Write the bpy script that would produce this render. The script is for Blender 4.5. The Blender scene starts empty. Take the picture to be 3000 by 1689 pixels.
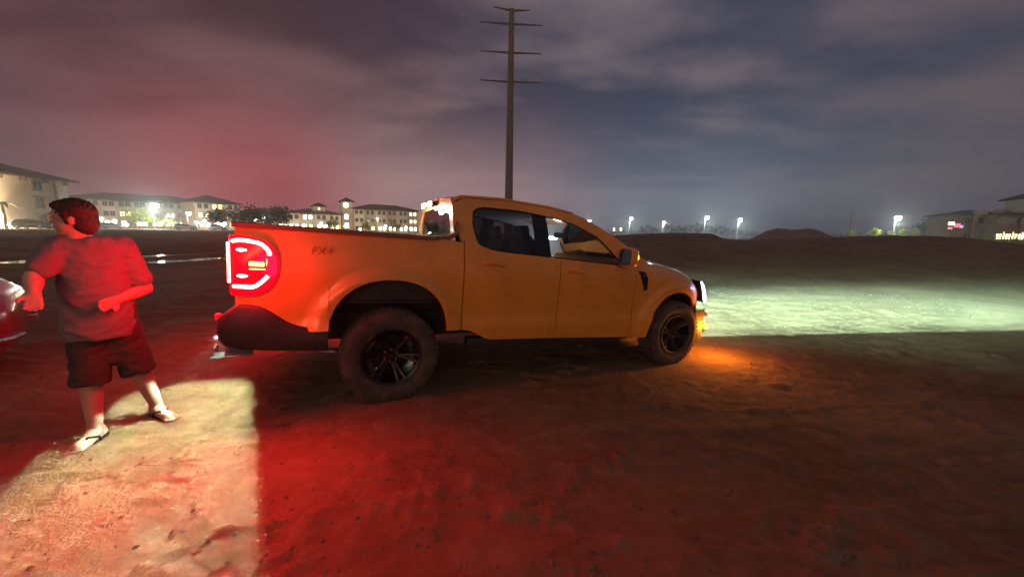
import bpy, bmesh, math, random
import numpy as np
from mathutils import Vector, Matrix, Euler

sc = bpy.context.scene
R = math.radians
random.seed(7)
# ------------------------------------------------------------------ camera
F_PX = 1040.0                      # focal length in photo pixels (photo 3000 x 1689)
CAM_Z = 1.5
ROLL = R(1.0)
PITCH = math.atan((844.5 - 683) / F_PX)
fw = np.array([0, math.cos(PITCH), -math.sin(PITCH)])
_up = np.array([0, math.sin(PITCH), math.cos(PITCH)])
_rt = np.array([1.0, 0, 0])
rt = _rt * math.cos(ROLL) + _up * math.sin(ROLL)
up = -_rt * math.sin(ROLL) + _up * math.cos(ROLL)
CAM = np.array([0, 0, CAM_Z])
cd = bpy.data.cameras.new("Camera")
cd.sensor_width = 36; cd.lens = 36 * F_PX / 3000
cd.clip_start = 0.05; cd.clip_end = 6000
cam = bpy.data.objects.new("Camera", cd)
sc.collection.objects.link(cam)
cam.matrix_world = Matrix(((rt[0], up[0], -fw[0], 0), (rt[1], up[1], -fw[1], 0), (rt[2], up[2], -fw[2], CAM_Z), (0, 0, 0, 1)))
sc.camera = cam
def ray(u, v):
    return fw + rt * (u - 1500) / F_PX + up * (844.5 - v) / F_PX
def at_depth(u, v, y):
    d = ray(u, v); return CAM + d * (y / d[1])
def at_z(u, v, z):
    d = ray(u, v); return CAM + d * ((z - CAM_Z) / d[2])

# ------------------------------------------------------------------ view, world, sun
sc.render.engine = 'CYCLES'
sc.view_settings.view_transform = 'Standard'; sc.view_settings.look = 'None'
sc.view_settings.exposure = 0.0; sc.view_settings.gamma = 1.0
sc.cycles.use_denoising = True
sc.cycles.sample_clamp_indirect = 3.0
sc.cycles.max_bounces = 6
sc.cycles.transparent_max_bounces = 12

class NT:
    """small helper to write node trees"""
    def __init__(s, tree):
        s.t = tree; s.n = tree.nodes; s.l = tree.links
    def add(s, typ, _inp=None, **kw):
        nd = s.n.new(typ)
        for k, v in kw.items(): setattr(nd, k, v)
        for k, v in (_inp or {}).items():
            sock = nd.inputs[k]
            if isinstance(v, bpy.types.NodeSocket): s.l.new(v, sock)
            else: sock.default_value = v
        return nd
    def math(s, op, a, b=0.0, clamp=False):
        nd = s.n.new('ShaderNodeMath'); nd.operation = op; nd.use_clamp = clamp
        for i, v in enumerate((a, b)):
            if isinstance(v, bpy.types.NodeSocket): s.l.new(v, nd.inputs[i])
            else: nd.inputs[i].default_value = v
        return nd.outputs[0]
    def mix(s, fac, a, b):
        nd = s.n.new('ShaderNodeMix'); nd.data_type = 'RGBA'
        for k, v in ((0, fac), (6, a), (7, b)):
            if isinstance(v, bpy.types.NodeSocket): s.l.new(v, nd.inputs[k])
            else: nd.inputs[k].default_value = (*v, 1) if k and len(v) == 3 else v
        return nd.outputs[2]
    def smooth(s, v, a, b):
        nd = s.n.new('ShaderNodeMapRange'); nd.interpolation_type = 'SMOOTHSTEP'
        s.l.new(v, nd.inputs[0]); nd.inputs[1].default_value = a; nd.inputs[2].default_value = b
        return nd.outputs[0]
    def dot(s, v, vec):
        nd = s.n.new('ShaderNodeVectorMath'); nd.operation = 'DOT_PRODUCT'
        s.l.new(v, nd.inputs[0]); nd.inputs[1].default_value = tuple(vec)
        return nd.outputs['Value']

def lin(r, g, b):
    f = lambda c: ((c / 255 + .055) / 1.055) ** 2.4 if c > 10 else c / 255 / 12.92
    return (f(r), f(g), f(b))

W = bpy.data.worlds.new("World"); sc.world = W; W.use_nodes = True
nt = NT(W.node_tree); nt.n.clear()
tc = nt.add('ShaderNodeTexCoord'); d = tc.outputs['Generated']
ex, ey, ez = (nt.dot(d, v) for v in ((1, 0, 0), (0, 1, 0), (0, 0, 1)))
# clouds are laid out on a flat layer overhead so that they shrink toward the horizon
zz = nt.math('ADD', nt.math('MAXIMUM', ez, 0.0), 0.16)
cx = nt.math('DIVIDE', ex, zz); cy = nt.math('DIVIDE', ey, zz)
pos = nt.add('ShaderNodeCombineXYZ', {0: cx, 1: cy}).outputs[0]
mp = nt.add('ShaderNodeMapping', {'Vector': pos, 'Rotation': (0, 0, R(24)), 'Scale': (.50, .80, 1), 'Location': (3.1, 1.7, 0)}).outputs[0]
n1 = nt.add('ShaderNodeTexNoise', {'Vector': mp, 'Scale': 1.0, 'Detail': 7.0, 'Roughness': .52, 'Distortion': .35}).outputs['Fac']
n2 = nt.add('ShaderNodeTexNoise', {'Vector': mp, 'Scale': 2.7, 'Detail': 5.0, 'Roughness': .5}).outputs['Fac']
cl = nt.math('ADD', nt.math('MULTIPLY', n1, .62), nt.math('MULTIPLY', n2, .38))
cloud = nt.smooth(cl, .40, .61)
side = nt.smooth(ex, -.62, .30)                       # reddish to the left, blue-grey to the right
gap = nt.mix(side, lin(72, 50, 56), lin(56, 60, 80))
clo = nt.mix(side, lin(112, 80, 84), lin(124, 112, 116))
clo = nt.mix(nt.smooth(ex, .40, .80), clo, lin(98, 86, 90))
col = nt.mix(cloud, gap, clo)
low = nt.math('SUBTRACT', 1.0, nt.smooth(ez, .0, .40))
hor = nt.mix(nt.smooth(ex, -.84, -.62), lin(92, 66, 84), lin(188, 72, 86))  # red at lower left: tail-lamp glare painted into the sky colour
hor = nt.mix(nt.smooth(ex, -.56, -.28), hor, lin(190, 152, 154))
hor = nt.mix(nt.smooth(ex, -.12, .36), hor, lin(104, 114, 134))
hor = nt.mix(nt.smooth(ex, .48, .80), hor, lin(92, 90, 98))
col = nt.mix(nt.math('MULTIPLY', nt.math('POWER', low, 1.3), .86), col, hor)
col = nt.mix(nt.smooth(ez, -.02, -.2), col, (.02, .018, .016))
sky = nt.add('ShaderNodeTexSky', sky_type='NISHITA', sun_disc=False, sun_elevation=R(0.5), sun_rotation=R(190))
bgs = nt.add('ShaderNodeBackground', {'Color': sky.outputs[0], 'Strength': 0.002})
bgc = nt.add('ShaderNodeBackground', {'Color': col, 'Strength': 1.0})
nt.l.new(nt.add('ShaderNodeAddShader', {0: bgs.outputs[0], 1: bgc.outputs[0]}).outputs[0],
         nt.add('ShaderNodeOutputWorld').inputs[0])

# weak, low, warm glow of the lit town behind the photographer
sl = bpy.data.lights.new("Sun", 'SUN'); sl.energy = 0.47; sl.color = (1.0, .70, .36); sl.angle = R(24)
so = bpy.data.objects.new("Sun", sl); sc.collection.objects.link(so)
_sd = Vector((0.05, 1.0, -math.tan(R(7)))).normalized()
so.rotation_euler = _sd.to_track_quat('-Z', 'Y').to_euler(); so.location = (0, -20, 12)

# ------------------------------------------------------------------ materials
def mat(name, col, rough=.6, metal=0.0, spec=.5, coat=0.0, emit=None, estr=1.0, var=0.0, vscale=6.0, bump=0.0, bscale=40.0, samp=True, trans=0.0, obj=True):
    m = bpy.data.materials.new(name); m.use_nodes = True
    t = NT(m.node_tree); b = t.n['Principled BSDF']
    b.inputs['Base Color'].default_value = (*col, 1); b.inputs['Roughness'].default_value = rough
    b.inputs['Metallic'].default_value = metal; b.inputs['Specular IOR Level'].default_value = spec
    b.inputs['Coat Weight'].default_value = coat; b.inputs['Coat Roughness'].default_value = .08
    b.inputs['Transmission Weight'].default_value = trans
    if var or bump:
        co = t.add('ShaderNodeTexCoord').outputs['Object']
        if var:
            n = t.add('ShaderNodeTexNoise', {'Vector': co, 'Scale': vscale, 'Detail': 6.0, 'Roughness': .6}).outputs['Fac']
            c = t.mix(t.smooth(n, .3, .7), [x * (1 - var) for x in col], [min(1, x * (1 + var)) for x in col])
            t.l.new(c, b.inputs['Base Color'])
            r = t.math('ADD', t.math('MULTIPLY', n, .3 * var), rough - .15 * var); t.l.new(r, b.inputs['Roughness'])
        if bump:
            n = t.add('ShaderNodeTexNoise', {'Vector': co, 'Scale': bscale, 'Detail': 4.0}).outputs['Fac']
            bp = t.add('ShaderNodeBump', {'Height': n, 'Strength': bump, 'Distance': .01})
            t.l.new(bp.outputs[0], b.inputs['Normal'])
    if emit is not None:
        b.inputs['Emission Color'].default_value = (*emit, 1); b.inputs['Emission Strength'].default_value = estr
        if not samp: m.cycles.emission_sampling = 'NONE'
    return m
def glass(name, tint, gloss=1.0):
    m = bpy.data.materials.new(name); m.use_nodes = True; t = NT(m.node_tree); t.n.clear()
    fr = t.add('ShaderNodeFresnel', {'IOR': 1.5}).outputs[0]
    tr = t.add('ShaderNodeBsdfTransparent', {'Color': (*tint, 1)}).outputs[0]
    gl = t.add('ShaderNodeBsdfGlossy', {'Color': (gloss, gloss, gloss, 1), 'Roughness': .03}).outputs[0]
    mx = t.add('ShaderNodeMixShader', {0: fr, 1: tr, 2: gl}).outputs[0]
    t.l.new(mx, t.add('ShaderNodeOutputMaterial').inputs[0]); return m
M = {}
M['paint'] = mat('orange_paint', (.82, .30, .040), .40, .08, .5, .55, var=.10, vscale=2.2)
M['black'] = mat('black_plastic', (.022, .020, .021), .55, var=.25, vscale=14, bump=.15, bscale=160)
M['gloss'] = mat('gloss_black', (.012, .012, .014), .16)
M['liner'] = mat('wheel_liner', (.018, .016, .015), .9, bump=.4, bscale=30)
M['rubber'] = mat('dusty_rubber', (.065, .050, .042), .86, var=.4, vscale=9, bump=.4, bscale=60)
M['rim'] = mat('dark_alloy', (.035, .034, .040), .38, .8, var=.2, vscale=12)
M['steel'] = mat('bright_steel', (.62, .60, .60), .22, 1.0)
M['chrome'] = mat('chrome', (.8, .8, .82), .08, 1.0)
M['glass'] = glass('window_glass', (.62, .66, .66))
M['tint'] = glass('tinted_glass', (.20, .20, .22))
M['lens'] = mat('red_lens', (.30, .004, .006), .18, emit=(1, .0, .012), estr=1.15, coat=.6)
M['led'] = mat('red_led', (.5, .02, .02), .4, emit=(110, 3.0, 2.2), estr=1.0)
M['ledbar'] = mat('amber_led', (.6, .2, .05), .4, emit=(30, 3.2, .55), estr=1.0)
M['drl'] = mat('white_led', (.8, .8, .9), .3, emit=(2.0, 2.6, 5.0), estr=1.6)
M['amberlens'] = mat('amber_lens', (.7, .25, .02), .3, emit=(14, 3.0, .12), estr=1.0)
M['whitelamp'] = mat('white_lamp', (.9, .9, .85), .4, emit=(5, 4.2, 3.4), estr=8)
M['dome'] = mat('dome_lamp', (.9, .9, .9), .4, emit=(3.5, 3.9, 4.4), estr=3.0)
M['cloth_in'] = mat('seat_cloth', (.05, .05, .055), .8, bump=.3, bscale=120)
M['trim_in'] = mat('pale_headliner', (.45, .45, .46), .8)
M['dash'] = mat('dashboard', (.03, .03, .033), .6)
M['decal'] = mat('dark_decal', (.50, .125, .014), .5)

# ------------------------------------------------------------------ object helpers
COL = sc.collection
def tag(o, label=None, cat=None, group=None, kind=None):
    if label: o['label'] = label
    if cat: o['category'] = cat
    if group: o['group'] = group
    if kind: o['kind'] = kind
    return o
def empty(name, loc=(0, 0, 0), rz=0.0, mw=None):
    o = bpy.data.objects.new(name, None); o.empty_display_size = .2; COL.objects.link(o)
    if mw is not None: o.matrix_world = mw
    else: o.location = loc; o.rotation_euler = (0, 0, rz)
    return o
class MB:
    def __init__(s): s.v = []; s.f = []
    def add(s, vs, fs):
        k = len(s.v); s.v += [tuple(map(float, p)) for p in vs]; s.f += [tuple(i + k for i in f) for f in fs]; return s
    def box(s, c, size, rot=None, taper=1.0):
        x, y, z = (k / 2 for k in size); c = Vector(c)
        P = [Vector((sx * x * (taper if sz > 0 else 1), sy * y * (taper if sz > 0 else 1), sz * z)) for sz in (-1, 1) for sy in (-1, 1) for sx in (-1, 1)]
        if rot is not None: P = [rot @ p for p in P]
        return s.add([c + p for p in P], [(0, 2, 3, 1), (4, 5, 7, 6), (0, 1, 5, 4), (2, 6, 7, 3), (0, 4, 6, 2), (1, 3, 7, 5)])
    def grid(s, P, closed=False):
        n = len(P); m = len(P[0]); vs = [p for r in P for p in r]
        fs = [(i * m + j, i * m + (j + 1) % m, (i + 1) * m + (j + 1) % m, (i + 1) * m + j) for i in range(n - 1) for j in range(m if closed else m - 1)]
        return s.add(vs, fs)
    def loft(s, rings, caps=True):
        s.grid(rings, True); k = len(s.v) - sum(len(r) for r in rings); m = len(rings[0])
        if caps:
            s.f.append(tuple(k + j for j in reversed(range(m)))); s.f.append(tuple(k + (len(rings) - 1) * m + j for j in range(m)))
        return s
    def tube(s, path, r, n=8, caps=True):
        path = [Vector(p) for p in path]; rr = r if isinstance(r, (list, tuple)) else [r] * len(path)
        rings = []; prev = None
        for i, p in enumerate(path):
            t = (path[min(i + 1, len(path) - 1)] - path[max(i - 1, 0)]).normalized()
            a = Vector((0, 0, 1)) if abs(t.z) < .9 else Vector((1, 0, 0))
            if prev is not None: a = prev
            x = (a - t * a.dot(t)).normalized(); y = t.cross(x); prev = x
            rings.append([p + (x * math.cos(2 * math.pi * k / n) + y * math.sin(2 * math.pi * k / n)) * rr[i] for k in range(n)])
        return s.loft(rings, caps)
    def lathe(s, prof, n=48, axis='y', c=(0, 0, 0), closed=True):
        rings = []
        for k in range(n):
            a = 2 * math.pi * k / n
            rings.append([(c[0] + r * math.cos(a), c[1] + h, c[2] + r * math.sin(a)) if axis == 'y' else (c[0] + r * math.cos(a), c[1] + r * math.sin(a), c[2] + h) for r, h in prof])
        rings.append(rings[0]); return s.grid(rings, closed)
    def prism(s, poly, h0, h1, fn):
        n = len(poly); s.add([fn(p, h0) for p in poly] + [fn(p, h1) for p in poly],
              [tuple(reversed(range(n))), tuple(range(n, 2 * n))] + [(i, (i + 1) % n, n + (i + 1) % n, n + i) for i in range(n)]); return s
    def mirror_y(s):
        o = MB(); o.v = [(x, -y, z) for x, y, z in s.v]; o.f = [tuple(reversed(f)) for f in s.f]; return o
    def mesh(s, name, m, smooth=30, bevel=0.0, weld=True):
        me = bpy.data.meshes.new(name); me.from_pydata(s.v, [], s.f)
        bm = bmesh.new(); bm.from_mesh(me)
        if weld: bmesh.ops.remove_doubles(bm, verts=bm.verts, dist=1e-5)
        bmesh.ops.recalc_face_normals(bm, faces=bm.faces)
        if bevel:
            es = [e for e in bm.edges if e.is_manifold and e.calc_face_angle(0) > .5]
            bmesh.ops.bevel(bm, geom=es, offset=bevel, segments=2, affect='EDGES', profile=.6)
        bm.to_mesh(me); bm.free()
        for k in (m if isinstance(m, (list, tuple)) else [m]): me.materials.append(k)
        if smooth:
            me.shade_smooth(); me.set_sharp_from_angle(angle=R(smooth))
        return me
    def build(s, name, m, parent=None, smooth=30, bevel=0.0, weld=True):
        return link(name, s.mesh(name, m, smooth, bevel, weld), parent)
def link(name, me, parent=None):
    o = bpy.data.objects.new(name, me); COL.objects.link(o)
    if parent: o.parent = parent
    return o
def lamp(name, typ, loc, power, color, parent=None, size=.02, **kw):
    l = bpy.data.lights.new(name, typ); l.energy = power; l.color = color; l.shadow_soft_size = size
    for k, v in kw.items(): setattr(l, k, v)
    o = bpy.data.objects.new(name, l); COL.objects.link(o); o.location = loc
    if parent: o.parent = parent
    return o
def sstep(a, b, x):
    t = np.clip((x - a) / (b - a), 0, 1); return t * t * (3 - 2 * t)
def lerp_tab(tab, x):
    return float(np.interp(x, [a for a, _ in tab], [b for _, b in tab]))

# ------------------------------------------------------------------ truck frame (needed by the terrain)
TR = Matrix.Translation((-1.381, 3.687, .1115)) @ Euler((0, R(3.357), R(25.02)), 'XYZ').to_matrix().to_4x4()
# rotation = Rz(yaw) @ Ry(pitch)
WHEEL_R = .40
AX_R, AX_F = -.03, 3.32
AZ_R, AZ_F = .345, .385
def t2w(x, y, z): return TR @ Vector((x, y, z))

# ------------------------------------------------------------------ ground
def _hash(i, j, s):
    n = (i * 374761393 + j * 668265263 + s * 1442695041) & 0xffffffff
    n = ((n ^ (n >> 13)) * 1274126177) & 0xffffffff
    return ((n ^ (n >> 16)) & 0xffff) / 65535.0
def vnoise(x, y, s=0):
    xi = np.floor(x).astype(np.int64); yi = np.floor(y).astype(np.int64); fx = x - xi; fy = y - yi
    fx = fx * fx * fx * (fx * (fx * 6 - 15) + 10); fy = fy * fy * fy * (fy * (fy * 6 - 15) + 10)
    a, b, c, d_ = (_hash(xi + p, yi + q, s) for p, q in ((0, 0), (1, 0), (0, 1), (1, 1)))
    return (a * (1 - fx) + b * fx) * (1 - fy) + (c * (1 - fx) + d_ * fx) * fy - .5
def fbm(x, y, o=4, s=0):
    r = 0; a = 1.0
    for k in range(o):
        r = r + a * vnoise(x * 2 ** k + 17.3 * k, y * 2 ** k - 9.1 * k, s + k); a *= .5
    return r
CRES = [(1500, .2), (1700, .9), (1800, 1.52), (1900, 1.64), (2075, 1.66), (2115, 1.28), (2200, 1.24), (2260, 1.42), (2450, 1.6), (2600, 1.78), (2800, 1.72), (2900, 1.5), (3000, 1.32), (3600, 1.1)]
PUD = [(at_z(455, 744, .14), 1.15, 4.2), (at_z(566, 762, .10), .6, 1.5)]
PUD_Z = .13
def h_macro(x, y):
    s = (x + 1.07) * .906 + (y - 2.95) * .424
    h = .045 - .135 * sstep(-.6, 3.4, s)
    u = 1500 + F_PX * x / np.maximum(y, 1.0)
    cr = np.interp(u, [a for a, _ in CRES], [b for _, b in CRES])
    yy = y + 1.6 * vnoise(x * .12, y * .05, 5)
    g = sstep(9.0, 27.0, yy) ** 1.35 * (1 - .55 * sstep(28, 40, yy))
    h = h + (cr + .09) * g * (y > 0)
    lf = sstep(8, 75, np.hypot(x, y)) * (1 - sstep(-.05, .25, x / np.maximum(np.hypot(x, y), .1)))
    h = h + .72 * lf
    # stockpile of earth beyond the bank
    c = at_depth(2318, 690, 62)
    q = np.hypot((x - c[0]) / 5.8, (y - c[1]) / 8.0); qq = np.clip(1.25 - q, 0, 1)
    h = h + 2.7 * np.minimum(sstep(0, 1, qq), .86) * (1 + .12 * vnoise(x * .6, y * .6, 9))
    return h
def h_raw(x, y):
    r = np.hypot(x, y)
    near = 1 - sstep(6, 26, r)
    h = h_macro(x, y)
    h = h + fbm(x * .16, y * .16, 3, 1) * .16 * sstep(3, 14, r)
    h = h + fbm(x * .9 + y * .25, y * 1.5, 4, 11) * .030 * (.5 + .5 * near)
    # dried mud ridges running roughly across the view, clods
    rid = 1 - np.abs(fbm(x * .55 + y * .18, y * 2.6 - x * .3, 3, 21)) * 3.2
    h = h + .018 * np.clip(rid, 0, 1) ** 3 * near
    cl_ = fbm(x * 5.2, y * 5.2, 3, 31); h = h + .050 * np.clip(cl_ - .10, 0, 1) * near
    # tyre ruts curving away in front of the truck
    for off in (0.0, .18):
        c0 = 4.35 - off + (-.30) * (x - 2.6) + .012 * (x - 2.6) ** 2
        m = sstep(2.2, 3.2, x) * (1 - sstep(7.5, 10, x)); h = h - .022 * np.exp(-((y - c0) / .045) ** 2) * m
    return h
CONT = []
for ax, az in ((AX_R, AZ_R), (AX_F, AZ_F)):
    for sy in (-.8, .8):
        p = t2w(ax, sy, az - WHEEL_R); CONT.append((p.x, p.y, p.z + .012))
CRK = [([(0, 1288), (150, 1282), (300, 1268), (480, 1264), (740, 1250), (980, 1236), (1080, 1222)], .028, .020), ([(160, 1422), (215, 1415), (285, 1402)], .024, .022), ([(475, 1534), (560, 1522)], .022, .022), ([(0, 1660), (60, 1604), (125, 1570)], .03, .026),
       ([(1440, 1525), (1446, 1505), (1500, 1493), (1572, 1476)], .024, .022), ([(60, 1355), (180, 1330), (350, 1322)], .022, .016), ([(520, 1300), (640, 1296), (735, 1284)], .022, .018), ([(790, 1600), (840, 1540), (900, 1520)], .022, .02), ([(330, 1245), (560, 1232), (720, 1225)], .018, .014), ([(1180, 1330), (1225, 1322)], .02, .02), ([(1000, 1480), (1120, 1440), (1260, 1432)], .018, .018), ([(640, 1455), (760, 1436)], .02, .02)]
CRK = [([at_z(u, v, .03)[:2] for u, v in l], w_, d_) for l, w_, d_ in CRK]
def cracks(x, y):
    out = np.zeros_like(x); m = (np.hypot(x, y) < 5.5) & (y > .5); px_, py_ = x[m], y[m]; q = np.zeros_like(px_)
    wob = .05 * vnoise(px_ * 9, py_ * 9, 71) + .02 * vnoise(px_ * 25, py_ * 25, 72)
    for l, w_, d_ in CRK:
        best = np.full_like(px_, 9.0)
        for (ax_, ay_), (bx_, by_) in zip(l[:-1], l[1:]):
            dx_, dy_ = bx_ - ax_, by_ - ay_; tt = np.clip(((px_ - ax_) * dx_ + (py_ - ay_) * dy_) / (dx_ * dx_ + dy_ * dy_), 0, 1)
            best = np.minimum(best, np.hypot(px_ - ax_ - tt * dx_ + wob, py_ - ay_ - tt * dy_ + wob))
        q = np.maximum(q, 1.5 * d_ * np.exp(-(best / (w_ * .6)) ** 2) * (.6 + vnoise(px_ * 4, py_ * 4, 73)))
    out[m] = q; return out
def height(x, y):
    x = np.asarray(x, float); y = np.asarray(y, float); h = h_raw(x, y)
    for cx_, cy_, cz_ in CONT:
        w = np.exp(-(((x - cx_) ** 2 + (y - cy_) ** 2) / .55 ** 2) ** 1.3)
        h = h * (1 - w) + cz_ * w
    h = h - cracks(x, y)
    for p, a, b in PUD:
        e = np.exp(-(((x - p[0]) / (a * 1.6)) ** 2 + ((y - p[1]) / (b * 2.2)) ** 2)); k = np.minimum(1, e * 1.5); h = h * (1 - k) + k * (PUD_Z + .03 - .12 * e + .03 * vnoise(x * 1.3, y * 1.3, 3))
    w = np.exp(-((x + 2.85) ** 2 + (y - 2.45) ** 2) / .5 ** 2); h = h * (1 - w * .85)
    return h
H = lambda x, y: float(height(np.array([x]), np.array([y]))[0])

gm = bpy.data.materials.new('dirt'); gm.use_nodes = True; t = NT(gm.node_tree); b = t.n['Principled BSDF']
co = t.add('ShaderNodeNewGeometry').outputs['Position']
na = t.add('ShaderNodeTexNoise', {'Vector': co, 'Scale': .55, 'Detail': 8.0, 'Roughness': .62}).outputs['Fac']
nb = t.add('ShaderNodeTexNoise', {'Vector': co, 'Scale': 7.0, 'Detail': 7.0, 'Roughness': .65}).outputs['Fac']
nc = t.add('ShaderNodeTexNoise', {'Vector': co, 'Scale': 60.0, 'Detail': 4.0, 'Roughness': .6}).outputs['Fac']
ck = t.add('ShaderNodeMapping', {'Vector': co, 'Scale': (.85, 1.7, 1), 'Rotation': (0, 0, .3)}).outputs[0]
nw = t.add('ShaderNodeTexNoise', {'Vector': co, 'Scale': 3.0, 'Detail': 4.0}).outputs['Color']
ckv = t.add('ShaderNodeVectorMath', {0: ck, 1: t.add('ShaderNodeVectorMath', {0: nw, 3: .9}, operation='SCALE').outputs[0]}, operation='ADD').outputs[0]
vor = t.add('ShaderNodeTexVoronoi', {'Vector': ckv, 'Scale': .8}, feature='DISTANCE_TO_EDGE').outputs['Distance']
vor2 = t.add('ShaderNodeTexVoronoi', {'Vector': ckv, 'Scale': 2.3}, feature='DISTANCE_TO_EDGE').outputs['Distance']
crk = t.math('MULTIPLY', t.math('SUBTRACT', 1.0, t.smooth(vor, .0, .03)), t.smooth(nb, .56, .66))
crk2 = t.math('MULTIPLY', t.math('SUBTRACT', 1.0, t.smooth(vor2, .0, .03)), t.math('MULTIPLY', t.smooth(na, .56, .66), t.smooth(nb, .52, .6)))
crk = t.math('MAXIMUM', crk, crk2)
c1 = t.mix(t.smooth(na, .3, .7), (.140, .074, .036), (.230, .142, .076))
c1 = t.mix(t.math('MULTIPLY', t.smooth(nb, .35, .75), .55), c1, (.285, .200, .120))
c1 = t.mix(t.math('MULTIPLY', t.smooth(nc, .55, .75), .4), c1, (.10, .07, .045))
c1 = t.mix(t.math('MULTIPLY', crk, .6), c1, (.05, .034, .022))
t.l.new(c1, b.inputs['Base Color']); b.inputs['Roughness'].default_value = .92; b.inputs['Specular IOR Level'].default_value = .25
hh = t.math('ADD', t.math('MULTIPLY', nb, .050), t.math('MULTIPLY', nc, .009))
hh = t.math('SUBTRACT', hh, t.math('MULTIPLY', crk, .022))
bp = t.add('ShaderNodeBump', {'Height': hh, 'Strength': .55, 'Distance': 1.0}); t.l.new(bp.outputs[0], b.inputs['Normal'])
M['dirt'] = gm

rings = np.concatenate([[0.0], np.geomspace(.35, 12, 440), np.geomspace(12, 120, 170)[1:], np.geomspace(120, 900, 30)[1:]])
angs = np.concatenate([np.linspace(R(24), R(156), 580), np.linspace(R(156), R(384), 90)[1:-1]])
rr, aa = np.meshgrid(rings, angs, indexing='ij')
gx = rr * np.cos(aa); gy = rr * np.sin(aa); gz = height(gx, gy)
nr, na_ = rr.shape
V = np.stack([gx, gy, gz], -1).reshape(-1, 3)
i, j = np.meshgrid(np.arange(nr - 1), np.arange(na_), indexing='ij'); j2 = (j + 1) % na_
Fq = np.stack([i * na_ + j, (i + 1) * na_ + j, (i + 1) * na_ + j2, i * na_ + j2], -1).reshape(-1, 4)
me = bpy.data.meshes.new('ground'); me.vertices.add(len(V)); me.vertices.foreach_set('co', V.ravel())
me.loops.add(Fq.size); me.loops.foreach_set('vertex_index', Fq.ravel().astype(np.int32))
me.polygons.add(len(Fq)); me.polygons.foreach_set('loop_start', np.arange(0, Fq.size, 4, dtype=np.int32))
me.update(calc_edges=True); me.validate(); me.shade_smooth(); me.materials.append(gm)
tag(link('ground', me), kind='structure')

# puddle: water sheets in the hollows left behind the truck
wm = mat('water', (.02, .018, .015), .04, spec=.6)
for k, (p, a, b_) in enumerate(PUD):
    mb = MB(); n = 36
    mb.add([(p[0] + a * 1.2 * math.cos(q) * (1 + .15 * math.sin(3 * q + k)), p[1] + b_ * 1.5 * math.sin(q) * (1 + .12 * math.cos(2 * q)), PUD_Z) for q in (2 * math.pi * i / n for i in range(n))], [tuple(range(n))])
    tag(mb.build('puddle', wm, None, 0), kind='structure')

# ------------------------------------------------------------------ pickup truck
truck = empty('pickup_truck', mw=TR)
tag(truck, 'orange double-cab pickup truck with red tail lamp lit and headlights on', 'pickup truck')
SP = [(.2, .87), (.37, .893), (.47, .915), (.60, .934), (.665, .915), (.80, .925), (.98, .937), (1.10, .932), (1.20, .915), (1.28, .900), (1.36, .885)]
def ysurf(x, z, top=None):
    y = lerp_tab(SP, z)
    if x > 3.25: y -= .20 * ((x - 3.25) / .65) ** 2
    if x < -.85: y -= .05 * ((-.85 - x) / .25) ** 2
    for xc, zc, rad in ((AX_R - .02, .46, .50), (AX_F - .06, .40, .50)):
        r = math.hypot(x - xc, z - zc)
        y += .034 * float(sstep(rad + .135, rad + .075, r)) * float(sstep(-.2, .15, z - zc + .3))
    if top is not None and z > top - .16: y -= .11 * ((z - top + .16) / .16) ** 2
    return y
def arch_r(x):
    tt = min(1, abs((x - (-.04)) / .46)); return .585 + .415 * max(0, 1 - tt ** 2.3) ** .5
def arch_f(x):
    tt = min(1, abs((x - 3.26) / .44)); return .37 + .54 * max(0, 1 - tt ** 2.3) ** .5
def cosx(a, b, n): return [a + (b - a) * (.5 - .5 * math.cos(math.pi * k / n)) for k in range(n + 1)]
def panel(xs, zb, zt, n=14, top=None, inset=0.0, thick=.028):
    P = []
    for x in xs:
        a, c = zb(x), zt(x)
        P.append([(x, -(ysurf(x, a + (c - a) * k / n, top(x) if top else None) - inset), a + (c - a) * k / n) for k in range(n + 1)])
    mb = MB().grid(P)
    Q = [[(x, y + thick, z) for x, y, z in c] for c in P]
    per = [P[i][0] for i in range(len(P))] + [P[-1][k] for k in range(1, n + 1)] + [P[i][n] for i in range(len(P) - 2, -1, -1)] + [P[0][k] for k in range(n - 1, 0, -1)]
    per2 = [(x, y + thick, z) for x, y, z in per]
    mb.grid([per, per2], True); return mb
def both(mb, name, m, parent=truck, smooth=35, **kw):
    a = mb.build(name, m, parent, smooth, **kw); b_ = mb.mirror_y().build(name, m, parent, smooth, **kw); return a, b_
# --- bed sides
def bed_bot(x):
    if x <= -.5: return .60
    if x < .42: return arch_r(x)
    return .565
xs = list(np.linspace(-1.085, -.505, 14)) + [-.5] + cosx(-.499, .419, 34) + [.42] + list(np.linspace(.43, .556, 4))
both(panel(xs, bed_bot, lambda x: 1.338), 'bed_side', M['paint'])
# --- doors
both(panel(list(np.linspace(.566, 1.555, 22)), lambda x: lerp_tab([(.566, .56), (.64, .55), (.83, .448), (1.6, .425)], x),
           lambda x: lerp_tab([(.566, 1.36), (.60, 1.345), (.72, 1.305), (.87, 1.256), (1.56, 1.226)], x), 16), 'rear_door', M['paint'])
both(panel(list(np.linspace(1.565, 2.56, 22)), lambda x: lerp_tab([(1.56, .426), (2.6, .382)], x),
           lambda x: lerp_tab([(1.56, 1.226), (2.26, 1.190), (2.56, 1.178)], x), 16), 'front_door', M['paint'])
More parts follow.
